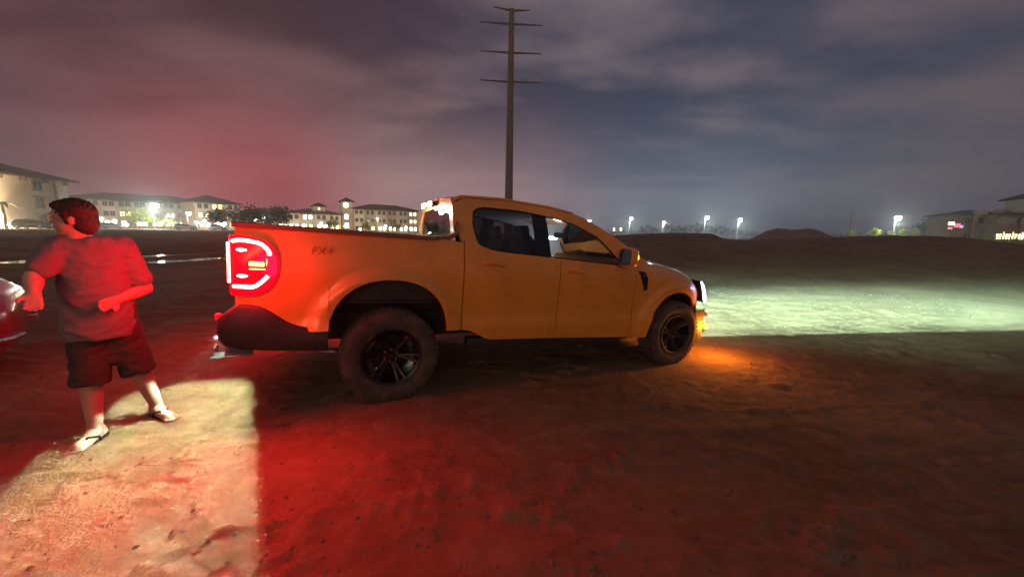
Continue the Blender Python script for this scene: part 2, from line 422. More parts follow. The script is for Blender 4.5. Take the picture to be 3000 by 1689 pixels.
# --- front fender
HOOD = [(2.50, 1.262), (2.70, 1.250), (3.16, 1.185), (3.51, 1.120), (3.66, 1.075), (3.80, 1.0), (3.86, .93)]
def f_top(x): return lerp_tab(HOOD, x) - (.0 if x > 2.62 else .0)
def f_bot(x):
    if x < 2.82: return .375
    if x <= 3.70: return arch_f(x)
    return .40
xs = list(np.linspace(2.57, 2.815, 6)) + cosx(2.821, 3.699, 34) + list(np.linspace(3.71, 3.84, 5))
both(panel(xs, lambda x: f_bot(x), f_top, 16, top=f_top), 'fender', M['paint'])
# dark seam body behind the panel gaps
for a, c, zb_, zt_ in ((.50, .62, .58, 1.30), (1.52, 1.60, .45, 1.2), (2.52, 2.62, .42, 1.18)):
    both(MB().box(((a + c) / 2, -.862, (zb_ + zt_) / 2), (c - a, .02, zt_ - zb_)), 'door_jamb', M['black'], smooth=0)
# --- cab greenhouse: pairs of (outer, window) outline points
def ygh(z): return .905 - .40 * (z - 1.22) - .10 * max(0, z - 1.45) ** 2 * 4
PAIR = [((.555, 1.345), (.695, 1.325)), ((.475, 1.50), (.655, 1.50)), ((.495, 1.685), (.675, 1.635)), ((.60, 1.738), (.765, 1.678)), ((1.02, 1.762), (1.16, 1.684)),
        ((1.57, 1.738), (1.53, 1.650)), ((1.87, 1.70), (1.77, 1.612)), ((2.12, 1.605), (2.07, 1.495)), ((2.35, 1.485), (2.21, 1.375)), ((2.55, 1.375), (2.32, 1.27)),
        ((2.74, 1.25), (2.385, 1.202)), ((2.55, 1.160), (2.26, 1.198)), ((1.54, 1.205), (1.54, 1.240)), ((.87, 1.235), (.87, 1.272))]
def catmull(pts, n, closed=True):
    out = []; m = len(pts)
    for i in range(m if closed else m - 1):
        p0, p1, p2, p3 = (np.array(pts[(i + k) % m] if closed else pts[max(0, min(m - 1, i + k))]) for k in (-1, 0, 1, 2))
        for k in range(n):
            s = k / n; out.append(.5 * ((2 * p1) + (-p0 + p2) * s + (2 * p0 - 5 * p1 + 4 * p2 - p3) * s * s + (-p0 + 3 * p1 - 3 * p2 + p3) * s ** 3))
    if not closed: out.append(np.array(pts[-1]))
    return out
def lininterp(pts, n):
    out = []
    for i in range(len(pts)):
        a, b_ = np.array(pts[i]), np.array(pts[(i + 1) % len(pts)])
        out += [a + (b_ - a) * k / n for k in range(n)]
    return out
oc = lininterp([p[0] for p in PAIR], 4); ic = lininterp([p[1] for p in PAIR], 4)
ic2 = [.5 * a + .25 * (ic[i - 1] + ic[(i + 1) % len(ic)]) for i, a in enumerate(ic)]; ic = ic2
ring = lambda cs, dy=0.0: [(p[0], -(ygh(p[1]) - dy), p[1]) for p in cs]
mb = MB().grid([ring(oc)] + [ring([a * (1 - k / 3) + c * k / 3 for a, c in zip(oc, ic)]) for k in (1, 2)] + [ring(ic), ring(ic, .035)], True)
both(mb, 'cab_side', M['paint'], smooth=40)
both(MB().grid([ring(oc, .05), ring([.5 * (a + c) for a, c in zip(oc, ic)], .05), ring(ic, .045)], True), 'interior_trim', M['trim_in'], smooth=40)
cen = np.mean(ic, 0); inn = lambda s: [cen + (p - cen) * np.array([1 - s * .35, 1 - s]) for p in ic]
mb = MB().grid([ring(ic, .006), ring(inn(.06), .006), ring(inn(.06), .03), ring(ic, .03)], True)
both(mb, 'window_trim', M['gloss'], smooth=0)
def glass_pane(x0, x1):
    P = []
    for x in np.linspace(x0, x1, 14):
        zt_ = lerp_tab([(.655, 1.52), (.68, 1.63), (.765, 1.672), (1.16, 1.678), (1.53, 1.644), (1.77, 1.606), (2.07, 1.488), (2.21, 1.368), (2.32, 1.262), (2.385, 1.205)], x)
        zb_ = lerp_tab([(.655, 1.48), (.70, 1.33), (.87, 1.278), (1.54, 1.246), (2.26, 1.204), (2.385, 1.202)], x)
        P.append([(x, -(ygh(zb_ + (zt_ - zb_) * k / 8) - .016), zb_ + (zt_ - zb_) * k / 8) for k in range(9)])
    return MB().grid(P)
both(glass_pane(.66, 1.30), 'rear_side_window', M['tint'])
both(glass_pane(1.30, 1.47), 'pillar_cover', M['gloss'])
both(glass_pane(1.47, 2.38), 'front_side_window', M['glass'])
# --- roof, windscreen, rear wall of the cab
RO = [p[0] for p in PAIR[2:8]]
P = []
for x, z in catmull(RO, 5, False):
    y0 = ygh(z); P.append([(x + .03 * (1 - (k / 8) ** 2) * (1 if x > 1.7 else -.6 if x < .6 else 0), -y0 * k / 8, z + .055 * (1 - abs(k / 8) ** 2.2)) for k in range(-8, 9)])
mb = MB().grid(P); mb.build('roof', M['paint'], truck, 40)
mb = MB()
for s in (-1, 1): mb.tube([(x, s * (ygh(z) - .10), z + .028) for x, z in RO[:5]], .012, 6)
mb.build('roof_seam', M['paint'], truck, 40)
P = []
top = [(2.12, 1.605), (2.55, 1.375), (2.74, 1.25)]
for k in range(9):
    s = k / 8; x = 2.12 + .62 * s; z = lerp_tab(top, x); y0 = ygh(z) - .03
    P.append([(x + (.03 + .20 * s) * (1 - (j / 8) ** 2), -y0 * j / 8, z - .004 + .05 * (1 - s) * (1 - abs(j / 8) ** 2.2)) for j in range(-8, 9)])
MB().grid(P).build('windscreen', M['glass'], truck, 60)
yz_o = [(-.895, 1.30), (-.80, 1.50), (-.71, 1.67), (-.60, 1.735), (0, 1.775), (.60, 1.735), (.71, 1.67), (.80, 1.50), (.895, 1.30), (0, 1.28)]
yz_i = [(-.72, 1.345), (-.70, 1.48), (-.63, 1.62), (-.56, 1.655), (0, 1.675), (.56, 1.655), (.63, 1.62), (.70, 1.48), (.72, 1.345), (0, 1.335)]
xr = lambda z: .475 + .03 * abs(z - 1.5) * 2
o4, i4 = lininterp(yz_o, 4), lininterp(yz_i, 4)
mk = lambda cs, dx=0: [(xr(p[1]) + dx, p[0], p[1]) for p in cs]
MB().grid([mk(o4), mk(i4), mk(i4, .03)], True).build('cab_rear_wall', M['paint'], truck, 40)
MB().add([(xr(p[1]) + .012, p[0], p[1]) for p in i4], [tuple(range(len(i4)))]).build('rear_window', M['glass'], truck, 0)
MB().box((.50, 0, .95), (.04, 1.70, .70)).build('cab_lower_wall', M['paint'], truck, 0)
# cargo lamps and high brake light on the cab's rear edge
cl_ = MB().box((.452, .14, 1.712), (.05, .52, .045)).build('cargo_lamp_housing', M['black'], truck, 30, .008)
for yy in (-.02, .30):
    MB().box((.422, yy, 1.708), (.014, .15, .05)).build('cargo_lamp', M['whitelamp'], cl_, 30, .004)
    lamp('cargo_light', 'POINT', (.36, yy, 1.67), 11, (1, .78, .64), truck, .03)
MB().box((.424, .14, 1.712), (.012, .18, .026)).build('brake_light', M['lens'], cl_, 0)
# --- bed
mb = MB()
mb.box((-.28, 0, .80), (1.58, 1.62, .03))
for s in (-1, 1): mb.box((-.28, s * .80, 1.06), (1.58, .02, .52))
mb.box((.505, 0, 1.06), (.02, 1.62, .52))
mb.build('bed_liner', M['black'], truck, 0)
path = lambda y: [(-1.09, y, 1.356), (-.5, y, 1.356), (.3, y, 1.356), (.43, y, 1.368), (.492, y, 1.41), (.505, y, 1.50)]
for s in (-1, 1):
    mb = MB(); rings = []
    for x, y, z in path(0):
        a = .019 if x < .45 else .016
        rings.append([(x, s * (.912 if x < .4 else .90), z - a), (x, s * (.905 if x < .4 else .89), z + a * .7), (x, s * .885, z + a), (x, s * .80, z + a), (x, s * .795, z - a)])
    mb.loft(rings).build('bed_rail', mat('rail_cap', (.20, .075, .035), .6), truck, 30)
tg = MB(); P = []
for k in range(13):
    y = -.80 + 1.6 * k / 12
    P.append([(-1.095 - .012 * math.sin(math.pi * q / 10) - (.012 if 3 < q < 8 else 0), y, .72 + .62 * q / 10) for q in range(11)])
tg.grid(P); tg.add([(x + .05, y, z) for r_ in (P[0], P[-1]) for x, y, z in r_], [])
tg.grid([[p for p in (r_[-1] for r_ in P)], [(p[0] + .06, p[1], p[2]) for p in (r_[-1] for r_ in P)]])
tgo = tg.build('tailgate', M['paint'], truck, 30)
MB().box((-1.122, 0, 1.19), (.02, .30, .07)).build('tailgate_handle', M['black'], tgo, 30, .008)
# --- tail lamps
LO = [(-1.112, 1.282), (-1.02, 1.285), (-.93, 1.272), (-.865, 1.235), (-.822, 1.17), (-.808, 1.08), (-.825, .98), (-.875, .91), (-.95, .872), (-1.03, .862), (-1.112, .862)]
LOs = [p for p in catmull(LO, 4, False)]
for s in (-1, 1):
    yo = lambda x, e: s * (ysurf(max(x, -1.09), 1.08) + e - .03 * max(0, (-1.05 - x) / .06) ** 2)
    mb = MB()
    n = len(LOs); cen = np.array([-.97, 1.075])
    rings = [[(p[0], yo(p[0], -.02), p[1]) for p in LOs], [(p[0], yo(p[0], .014), p[1]) for p in LOs],
             [(q[0], yo(q[0], .026), q[1]) for q in (cen + (p - cen) * .92 for p in LOs)]]
    mb.loft(rings)
    mb.add([(-1.118, s * .86, .87), (-1.118, s * .70, .87), (-1.118, s * .70, 1.275), (-1.118, s * .86, 1.275), (-1.09, s * .86, .87), (-1.09, s * .70, .87), (-1.09, s * .70, 1.275), (-1.09, s * .86, 1.275)],
           [(0, 1, 2, 3), (0, 4, 5, 1), (1, 5, 6, 2), (2, 6, 7, 3)])
    tl = mb.build('tail_lamp', M['lens'], truck, 40)
    st = lambda pts, w: [(x, yo(x, .028), z) for x, z in catmull(pts, 5, False)]
    MB().tube(st([(-1.085, 1.243), (-1.04, 1.253), (-.973, 1.248), (-.916, 1.234), (-.884, 1.205), (-.868, 1.178), (-.868, 1.158)], 0), .0125, 8).build('led_strip', M['led'], tl, 60)
    MB().tube(st([(-1.085, .932), (-1.03, .932), (-.967, .933), (-.921, .965), (-.878, 1.012)], 0), .0125, 8).build('led_strip', M['led'], tl, 60)
    for zc in (1.187, 1.007): MB().tube([(-1.06, yo(-1.06, .024), zc), (-1.035, yo(-1.03, .027), zc), (-1.0, yo(-1.0, .025), zc)], [.007, .014, .006], 8).build('led_dot', M['led'], tl, 60)
    MB().tube([(-.985, yo(-.985, .026), 1.094), (-.90, yo(-.9, .026), 1.094)], .016, 8).build('signal_bar', M['ledbar'], tl, 60)
    mb = MB().tube([(-1.121, s * .85, .95), (-1.121, s * .85, 1.23)], .012, 8); mb.build('led_strip', M['led'], tl, 60)
    MB().tube([(-.988, yo(-.99, .02), 1.058), (-.885, yo(-.88, .02), 1.058), (-.882, yo(-.88, .02), 1.13)], .005, 6).build('signal_rim', M['ledbar'], tl, 60)
    # light leaving the lamp's lens to the side and to the rear
    lamp('tail_light', 'POINT', (-.97, s * 1.10, 1.08), 15, (1, .004, .03), truck, .10)
    sp_ = lamp('tail_light', 'SPOT', (-.97, s * 1.02, 1.08), 145 if s < 0 else 75, (1, .012, .006), truck, .16, spot_size=R(168), spot_blend=.7)
    sp_.rotation_euler = Vector((-.15, s * 1.0, -.30)).to_track_quat('-Z', 'Y').to_euler()
    lamp('tail_light', 'POINT', (-1.30, s * .80, 1.08), 50, (1, .006, .012), truck, .34)
# --- rear bumper (wraps round the corners)
prof = []
for x in np.linspace(-.50, -1.06, 15):
    prof.append((x, -.952, lerp_tab([(-1.12, .79), (-1.08, .80), (-.95, .797), (-.89, .765), (-.77, .67), (-.69, .635), (-.50, .615)], x), lerp_tab([(-1.16, .485), (-.89, .452), (-.53, .425)], x)))
for k in range(1, 8):
    a = k / 8 * math.pi / 2
    prof.append((-1.06 - .145 * math.sin(a), -.80 - .152 * math.cos(a), lerp_tab([(0, .795), (.5, .73), (1, .70)], k / 8), .485 + .01 * k / 8))
for y in np.linspace(-.80, 0, 12): prof.append((-1.205 - .02 * (1 - (y / .8) ** 2), y, .70 if y < -.32 else .66, .495))
full = prof + [(x, -y, a, c) for x, y, a, c in reversed(prof[:-1])]
rings = []
for k, (x, y, zt_, zb_) in enumerate(full):
    a = full[max(0, k - 1)]; c = full[min(len(full) - 1, k + 1)]
    tx, ty = c[0] - a[0], c[1] - a[1]; l_ = math.hypot(tx, ty); nx, ny = ty / l_, -tx / l_      # inward/outward normal in plan
    if nx * (x + .3) + ny * y < 0: nx, ny = -nx, -ny
    hgt = zt_ - zb_
    cs = [(-.07, zt_ + .004), (-.018, zt_), (0, zt_ - .022), (.008, zt_ - hgt * .45), (0, zb_ + .05), (-.02, zb_ + .012), (-.06, zb_), (-.10, zb_ + .01)]
    rings.append([(x + nx * e, y + ny * e, z) for e, z in cs])
rb = MB().grid(rings).build('rear_bumper', M['black'], truck, 40)
MB().box((-1.20, -.82, .70), (.03, .05, .04)).build('bumper_reflector', M['lens'], rb, 0, .006)
# number plate lamp hung behind the bumper, flaps added to cut its patch to shape
S_ = Vector((-1.262, -.40, .468)); TI = TR.inverted()
gl_ = lambda u, v: TI @ Vector(at_z(u, v, .03))
def shelf(A, B, k, d_, ext=(.5, .8)):
    A, B = A + (A - B) * ext[0], B + (B - A) * ext[1]
    q1, q2 = S_ + (A - S_) * k, S_ + (B - S_) * k; d_ = Vector(d_); u_ = Vector((0, 0, .003))
    return MB().add([q1, q2, q2 + d_, q1 + d_, q1 + u_, q2 + u_, q2 + d_ + u_, q1 + d_ + u_], [(0, 1, 2, 3), (7, 6, 5, 4), (0, 4, 5, 1), (1, 5, 6, 2), (2, 6, 7, 3), (3, 7, 4, 0)])
plo = MB().box(S_ + Vector((0, 0, .026)), (.09, .17, .014)).build('plate_lamp', M['black'], rb, 0)
shelf(gl_(733, 1130), gl_(752, 1440), .035, (.16, 0, 0), (3, 9)).build('light_flap', M['black'], plo, 0)
shelf(gl_(440, 1110), gl_(0, 1445), .025, (-.06, 0, 0), (1, 4)).build('light_flap', M['black'], plo, 0)
shelf(gl_(420, 1150), gl_(780, 1072), .028, (0, .10, 0), (2, 2)).build('light_flap', M['black'], plo, 0)
MB().tube([S_ + (gl_(705 + 54 * math.cos(q), 1106 + 17 * math.sin(q) - 5 * math.cos(q)) - S_) * .16 for q in (2 * math.pi * k / 24 for k in range(25))], .0018, 5).build('shadow_ring', M['black'], plo, 0)  # ring added to cast a loop shadow on the ground
pl = lamp('plate_light', 'POINT', S_, 1.0, (.74, 1.0, .76), truck, .0018)
pl.data.use_nodes = True; t = NT(pl.data.node_tree); I = t.add('ShaderNodeNewGeometry').outputs['Incoming']
down = t.math('MAXIMUM', t.math('MULTIPLY', t.dot(I, (0, 0, 1)), -1.0), .20)
st_ = t.math('MULTIPLY', t.math('DIVIDE', 1.0, t.math('POWER', down, 1.6)), t.smooth(t.dot(I, (0, 0, 1)), -.10, -.22))
t.l.new(t.math('MULTIPLY', st_, 82.0), t.n['Emission'].inputs['Strength'])
MB().box((-1.235, .30, .60), (.012, .40, .13)).build('number_plate', mat('plate', (.6, .6, .58), .4), rb, 0)
hq = TI @ Vector(at_depth(632, 1040, 3.02))
hm = MB().box((hq.x / 2 - .58, hq.y, hq.z + .01), (abs(hq.x + 1.16) + .02, .05, .05)); hm.box((hq.x, hq.y, hq.z - .01), (.07, .07, .02))
ht_ = hm.build('tow_hitch', M['black'], truck, 0, .006)
MB().lathe([(0, .10), (.02, .095), (.028, .07), (.02, .045), (.015, .0)], 14, 'z', (hq.x, hq.y, hq.z), False).build('tow_ball', M['chrome'], ht_, 60)
# --- chassis
mb = MB(); mb.box((1.35, 0, .56), (4.3, 1.30, .22)); mb.box((-.8, 0, .56), (.7, 1.5, .16))
mb.build('underbody', M['liner'], truck, 0)
mb = MB(); mb.tube([(AX_R, -.7, AZ_R), (AX_R, .7, AZ_R)], .05, 8); mb.lathe([(0, -.14), (.14, -.06), (.14, .06), (0, .14)], 12, 'y', (AX_R, 0, AZ_R))
mb.build('axle', M['liner'], truck, 30)
MB().tube([(AX_F, -.7, AZ_F), (AX_F, .7, AZ_F)], .04, 8).build('axle', M['liner'], truck, 30)
both(MB().tube([(-.62, -.70, .38), (-.42, -.66, .33), (-.2, -.66, .32)], .03, 8), 'exhaust_bracket', M['steel'])
for s in (-1, 1):
    for xc, w_, z0, zt_ in ((-.04, .47, .57, 1.02), (3.26, .45, .36, .93)):
        P = []
        for k in range(21):
            a = math.pi * k / 20; P.append([(xc - w_ * math.cos(a) * 1.0, s * y, z0 + (zt_ - z0) * max(0, math.sin(a)) ** .8) for y in (.90, .55)])
        mb = MB().grid(P); q = [p[1] for p in P]; mb.add(q, [tuple(range(len(q)))]); mb.build('wheel_arch_liner', M['liner'], truck, 40)
both(MB().box((1.70, -.80, .40), (2.1, .10, .10)), 'sill', M['black'], smooth=30, bevel=.015)
# --- hood, nose
P = []
for x in list(np.linspace(2.62, 3.80, 16)):
    z = lerp_tab(HOOD, x); w_ = ysurf(x, z, z) - .006
    P.append([(x + (.22 * (1 - (k / 10) ** 2) if x > 2.6 else 0) * min(1, .3 + .7 * (x - 2.62) / 1.18), -w_ * k / 10, z + .006 + (.055 + .02 * (1 if .35 < abs(k / 10) < .75 else 0)) * (1 - abs(k / 10) ** 2.4) - (.0 if x < 3.6 else .35 * (x - 3.6) ** 2)) for k in range(-10, 11)])
MB().grid(P).build('hood', M['paint'], truck, 40)
def nose_x(y, z): return 4.02 - .20 * (abs(y) / .80) ** 2.6 - .10 * max(0, z - .62) ** 1.5 * 2 - .05 * max(0, .5 - z)
def nose(y0, y1, z0, z1, e, n=9, m_=6):
    P = [[(nose_x(y0 + (y1 - y0) * k / n, z0 + (z1 - z0) * q / m_) + e, y0 + (y1 - y0) * k / n, z0 + (z1 - z0) * q / m_) for q in range(m_ + 1)] for k in range(n + 1)]
    mb = MB().grid(P); per = [P[i][0] for i in range(n + 1)] + [P[-1][q] for q in range(1, m_ + 1)] + [P[i][m_] for i in range(n - 1, -1, -1)] + [P[0][q] for q in range(m_ - 1, 0, -1)]
    mb.grid([per, [(x - .05, y, z) for x, y, z in per]], True); return mb
nose(-.74, .74, .30, 1.0, -.03, 24, 12).build('front_fascia', M['black'], truck, 40)
gr = nose(-.52, .52, .70, 1.0, .0, 14, 6).build('grille', M['gloss'], truck, 40)
nose(-.52, .52, .83, .88, .018, 14, 2).build('grille_bar', M['steel'], gr, 40)
nose(-.80, .80, .46, .66, .012, 24, 5).build('front_bumper', M['paint'], truck, 40)
nose(-.50, .50, .30, .42, .01, 14, 3).build('skid_plate', M['steel'], truck, 40)
# flared outer end of the front bumper below the headlight
mb = MB()
P = [[(3.72 + .30 * q / 6 - .02 * abs(q - 3), -(.90 - .12 * (q / 6) ** 2), z) for q in range(7)] for z in (.26, .34, .44, .54, .62, .68)]
mb.grid(P); both(mb, 'bumper_corner', M['black'])
for s in (-1, 1):
    hl = MB(); P = []
    for k in range(7):
        z = .76 + .28 * k / 6
        P.append([(3.80 + .06 * (1 - k / 6) + .12 * math.sin(q / 6 * math.pi / 2) - .0, s * (.835 - .30 * (q / 6) - .03 * (k / 6)), z) for q in range(7)])
    hl.grid(P); ho = hl.build('headlight', M['gloss'], truck, 60)
    MB().tube([(3.775, s * .836, 1.035), (3.80, s * .845, .99), (3.835, s * .852, .90), (3.865, s * .852, .80), (3.872, s * .845, .775)], [.010, .016, .018, .018, .010], 8).build('running_light', M['drl'], ho, 60)
    MB().tube([(3.90, s * .70, .90), (3.955, s * .70, .90)], .05, 12).build('projector', M['chrome'], ho, 60)
    fl = MB().tube([(3.965, s * .830, .47), (3.985, s * .835, .445), (3.985, s * .835, .405)], [.012, .022, .014], 8).build('turn_signal', M['amberlens'], truck, 60)
    lamp('turn_light', 'POINT', (4.08, s * .95, .42), 42, (1, .27, .015), truck, .02)
    MB().box((3.99, s * .80, .60), (.03, .05, .05)).build('fog_lamp', M['chrome'], truck, 30, .008)
# headlight beams: the projector's cut-off gives the beam straight edges
E1, E2 = at_z(2066, 988, -.1), at_z(3000, 968, -.1)
C1, C2 = at_z(2200, 862, -.1), at_z(3000, 858, .05)
for s in (-1, 1):
    Lp = np.array(t2w(3.97, s * .70, .88)); sh = np.array([0, 0, 0]) if s < 0 else np.array(t2w(0, 1.4, 0) - t2w(0, 0, 0))
    N1 = np.cross(E1 + sh * .3 - Lp, E2 + sh * .3 - Lp); N1 /= np.linalg.norm(N1)
    N2 = np.cross(C1 - Lp, C2 - Lp); N2 /= np.linalg.norm(N2)
    mid_ = (at_z(2500, 900, -.1) - Lp)
    if N1 @ mid_ < 0: N1 = -N1
    if N2 @ mid_ < 0: N2 = -N2
    lo = lamp('headlight_beam', 'POINT', (3.97, s * .70, .88), 1.0, (.50, 1.0, .84), truck, .012)
    lo.data.use_nodes = True; t = NT(lo.data.node_tree); em = t.n['Emission']
    I = t.add('ShaderNodeNewGeometry').outputs['Incoming']
    neg = t.add('ShaderNodeVectorMath', {0: I, 3: 1.0}, operation='SCALE').outputs[0]
    a = t.smooth(t.dot(neg, N1), -.004, .012); c = t.math('ADD', t.math('MULTIPLY', t.smooth(t.dot(neg, N2), -.055, .045), .93), t.math('MULTIPLY', t.smooth(t.dot(neg, N2), -.16, .0), .07))
    down = t.math('MAXIMUM', t.math('MULTIPLY', t.dot(neg, (0, 0, 1)), -1.0), .085)
    st_ = t.math('DIVIDE', 1.0, t.math('POWER', down, 2.75))
    fwd = t.smooth(t.dot(neg, tuple((t2w(1, 0, 0) - t2w(0, 0, 0)))), .0, .35)
    a = t.math('ADD', t.math('MULTIPLY', a, .94), t.math('MULTIPLY', t.smooth(t.dot(neg, N1), -.55, .0), .06))
    st_ = t.math('MULTIPLY', t.math('MULTIPLY', st_, fwd), t.math('MULTIPLY', a, c))
    t.l.new(t.math('MULTIPLY', st_, 125.0), em.inputs['Strength'])
# --- mirrors, handles, vents, decal
for s in (-1, 1):
    mb = MB(); rings = []
    for x, k in ((2.275, .96), (2.29, 1.0), (2.34, .97), (2.375, .80), (2.39, .5)):
        rings.append([(x, s * (1.045 + k * .105 * math.cos(a) * (abs(math.cos(a)) ** -.45 if abs(math.cos(a)) > 1e-3 else 1)), 1.295 + k * .105 * math.sin(a) * (abs(math.sin(a)) ** -.45 if abs(math.sin(a)) > 1e-3 else 1)) for a in (2 * math.pi * q / 20 for q in range(20))])
    mo = mb.loft(rings).build('side_mirror', M['paint'], truck, 40)
    MB().loft([[(2.268, s * (1.045 + .092 * math.copysign(abs(math.cos(a)) ** .55, math.cos(a))), 1.295 + .088 * math.copysign(abs(math.sin(a)) ** .55, math.sin(a))) for a in (2 * math.pi * q / 20 for q in range(20))], [(2.274, s * (1.045 + .092 * math.copysign(abs(math.cos(a)) ** .55, math.cos(a))), 1.295 + .088 * math.copysign(abs(math.sin(a)) ** .55, math.sin(a))) for a in (2 * math.pi * q / 20 for q in range(20))]]).build('mirror_glass', M['chrome'], mo, 0)
    MB().tube([(2.33, s * .90, 1.215), (2.34, s * .98, 1.215), (2.34, s * 1.05, 1.23)], .03, 8).build('mirror_arm', M['black'], mo, 40)
    MB().tube([(2.375, s * 1.10, 1.25), (2.365, s * 1.138, 1.29), (2.36, s * 1.132, 1.33)], .004, 6).build('mirror_signal', M['amberlens'], mo, 40)
    for x0, z0 in ((.74, 1.172), (1.64, 1.132)):
        yb = ysurf(x0, z0)
        mb = MB().tube([(x0, s * yb, z0), (x0 + .015, s * (yb + .035), z0), (x0 + .20, s * (yb + .035), z0 - .018), (x0 + .225, s * yb, z0 - .02)], [.013, .016, .014, .012], 8)
        mb.build('door_handle', M['paint'], truck, 50)
    vp = [(2.60, 1.150), (2.685, 1.142), (2.735, 1.07), (2.735, .935), (2.70, .93), (2.655, 1.03)]
    mb = MB().prism(vp, 0, 1, lambda p, h: (p[0], s * (ysurf(p[0], p[1]) + (-.01 if h == 0 else .012)), p[1])); vo = mb.build('fender_vent', M['gloss'], truck, 0)
    MB().box((2.668, s * .955, 1.10), (.03, .006, .02)).build('vent_badge', M['steel'], vo, 0)
def text_mesh(body, size, name, m, parent, loc, rot, ext=.001):
    cu = bpy.data.curves.new(name, 'FONT'); cu.body = body; cu.size = size; cu.extrude = ext; cu.align_x = 'CENTER'; cu.shear = .2
    o = bpy.data.objects.new('tmp', cu); COL.objects.link(o); dg = bpy.context.evaluated_depsgraph_get()
    me_ = bpy.data.meshes.new_from_object(o.evaluated_get(dg)); bpy.data.objects.remove(o); me_.materials.append(m)
    q = link(name, me_, parent); q.location = loc; q.rotation_euler = rot; return q
text_mesh('FX4', .085, 'bed_decal', M['decal'], truck, (-.55, -(ysurf(-.55, 1.22) + .006), 1.175), (R(90 + 8), 0, 0))
# --- wheels
def wheel_parts():
    tp = [(.235, -.10), (.255, -.118), (.31, -.130), (.36, -.126), (.388, -.108), (.398, -.085), (.40, -.03), (.40, .03), (.398, .085), (.388, .108), (.36, .126), (.31, .130), (.255, .118), (.235, .10)]
    tyre = MB().lathe(tp, 72)
    for k in range(48):
        a = 2 * math.pi * k / 48
        for yy in (-.102, .102):
            tyre.box((.388 * math.cos(a), yy + .0, .388 * math.sin(a)), (.018, .026, .028), Matrix.Rotation(-a, 3, 'Y'))
        for yy in (-.055, 0, .055):
            b_ = a + (.06 if yy == 0 else 0); tyre.box((.398 * math.cos(b_), yy, .398 * math.sin(b_)), (.012, .04, .034), Matrix.Rotation(-b_, 3, 'Y') @ Matrix.Rotation(.3, 3, 'X'))
    rim = MB().lathe([(.242, -.122), (.238, -.126), (.222, -.118), (.205, -.05), (.205, .09), (.238, .10)], 64, closed=False)
    rim.lathe([(.0, -.058), (.07, -.058), (.082, -.045), (.082, .0), (0, .0)], 32, closed=False)
    for k in range(6):
        a = 2 * math.pi * (k + .25) / 6
        for e in (-.13, .13):
            p = [(r_ * math.cos(a + e * w_), h, r_ * math.sin(a + e * w_)) for r_, h, w_ in ((.06, -.050, .6), (.12, -.066, .9), (.18, -.084, 1.0), (.226, -.108, 1.05))]
            rim.tube(p, [.024, .020, .018, .017], 6)
    disc = MB().lathe([(.0, -.0), (.165, -.0), (.165, .02), (0, .02)], 40, closed=False)
    nuts = MB().lathe([(0, -.082), (.008, -.081), (.012, -.066), (.013, -.05)], 6, 'y', (0, 0, 0), False)
    cap = MB().lathe([(0, -.075), (.024, -.073), (.029, -.055)], 20, closed=False)
    return (tyre.mesh('tyre', M['rubber'], 40), rim.mesh('rim', M['rim'], 40), disc.mesh('brake_disc', M['rim'], 30), nuts.mesh('lug_nut', M['steel'], 0), cap.mesh('hub_cap', M['gloss'], 40))
WP = wheel_parts()
for ax, az in ((AX_R, AZ_R), (AX_F, AZ_F)):
    for s in (-1, 1):
        w_ = link('wheel', WP[1], truck); w_.location = (ax, s * .805, az); w_.rotation_euler = (0, .4 + ax, 0 if s < 0 else math.pi)
        for nm, me_ in zip(('tyre', 'brake_disc', 'hub_cap'), (WP[0], WP[2], WP[4])): link(nm, me_, w_)
        for k in range(6):
            a = 2 * math.pi * (k + .75) / 6; q = link('lug_nut', WP[3], w_); q.location = (.054 * math.cos(a), 0, .054 * math.sin(a))
# --- interior
def seat(x, y):
    mb = MB().box((x, y, .92), (.50, .48, .16)); mb.box((x - .26, y, 1.16), (.13, .46, .50), Matrix.Rotation(R(-14), 3, 'Y')); mb.box((x - .36, y, 1.47), (.09, .26, .17), Matrix.Rotation(R(-10), 3, 'Y'))
    mb.build('seat', M['cloth_in'], truck, 30, .03)
for y in (-.38, .38): seat(1.72, y); seat(.92, y)
MB().box((1.30, 0, 1.685), (1.35, 1.20, .012)).build('headliner', M['trim_in'], truck, 0)
MB().box((2.45, 0, 1.10), (.45, 1.60, .16)).build('dashboard', M['dash'], truck, 30, .04)
sw = MB(); sw.tube([(2.06 + .0 + .06 * math.sin(a), .38 + .185 * math.cos(a), 1.16 + .17 * math.sin(a)) for a in (2 * math.pi * k / 24 for k in range(25))], .016, 8); sw.box((2.09, .38, 1.15), (.05, .12, .10)); sw.tube([(2.09, .38, 1.15), (2.35, .38, 1.08)], .03, 8)
sw.build('steering_wheel', M['dash'], truck, 40)
MB().box((2.10, 0, 1.50), (.03, .24, .07)).build('rear_view_mirror', M['dash'], truck, 30, .01)
p = TR.inverted() @ Vector(at_depth(1620, 697, 4.9)); dl = MB().lathe([(0, -.02), (.05, -.02), (.06, 0), (.05, .02), (0, .02)], 20, 'z', p, False).build('dome_lamp', M['dome'], truck, 30)
lamp('dome_light', 'POINT', (p.x, p.y, p.z - .06), 11.0, (.9, .96, 1.0), truck, .05)

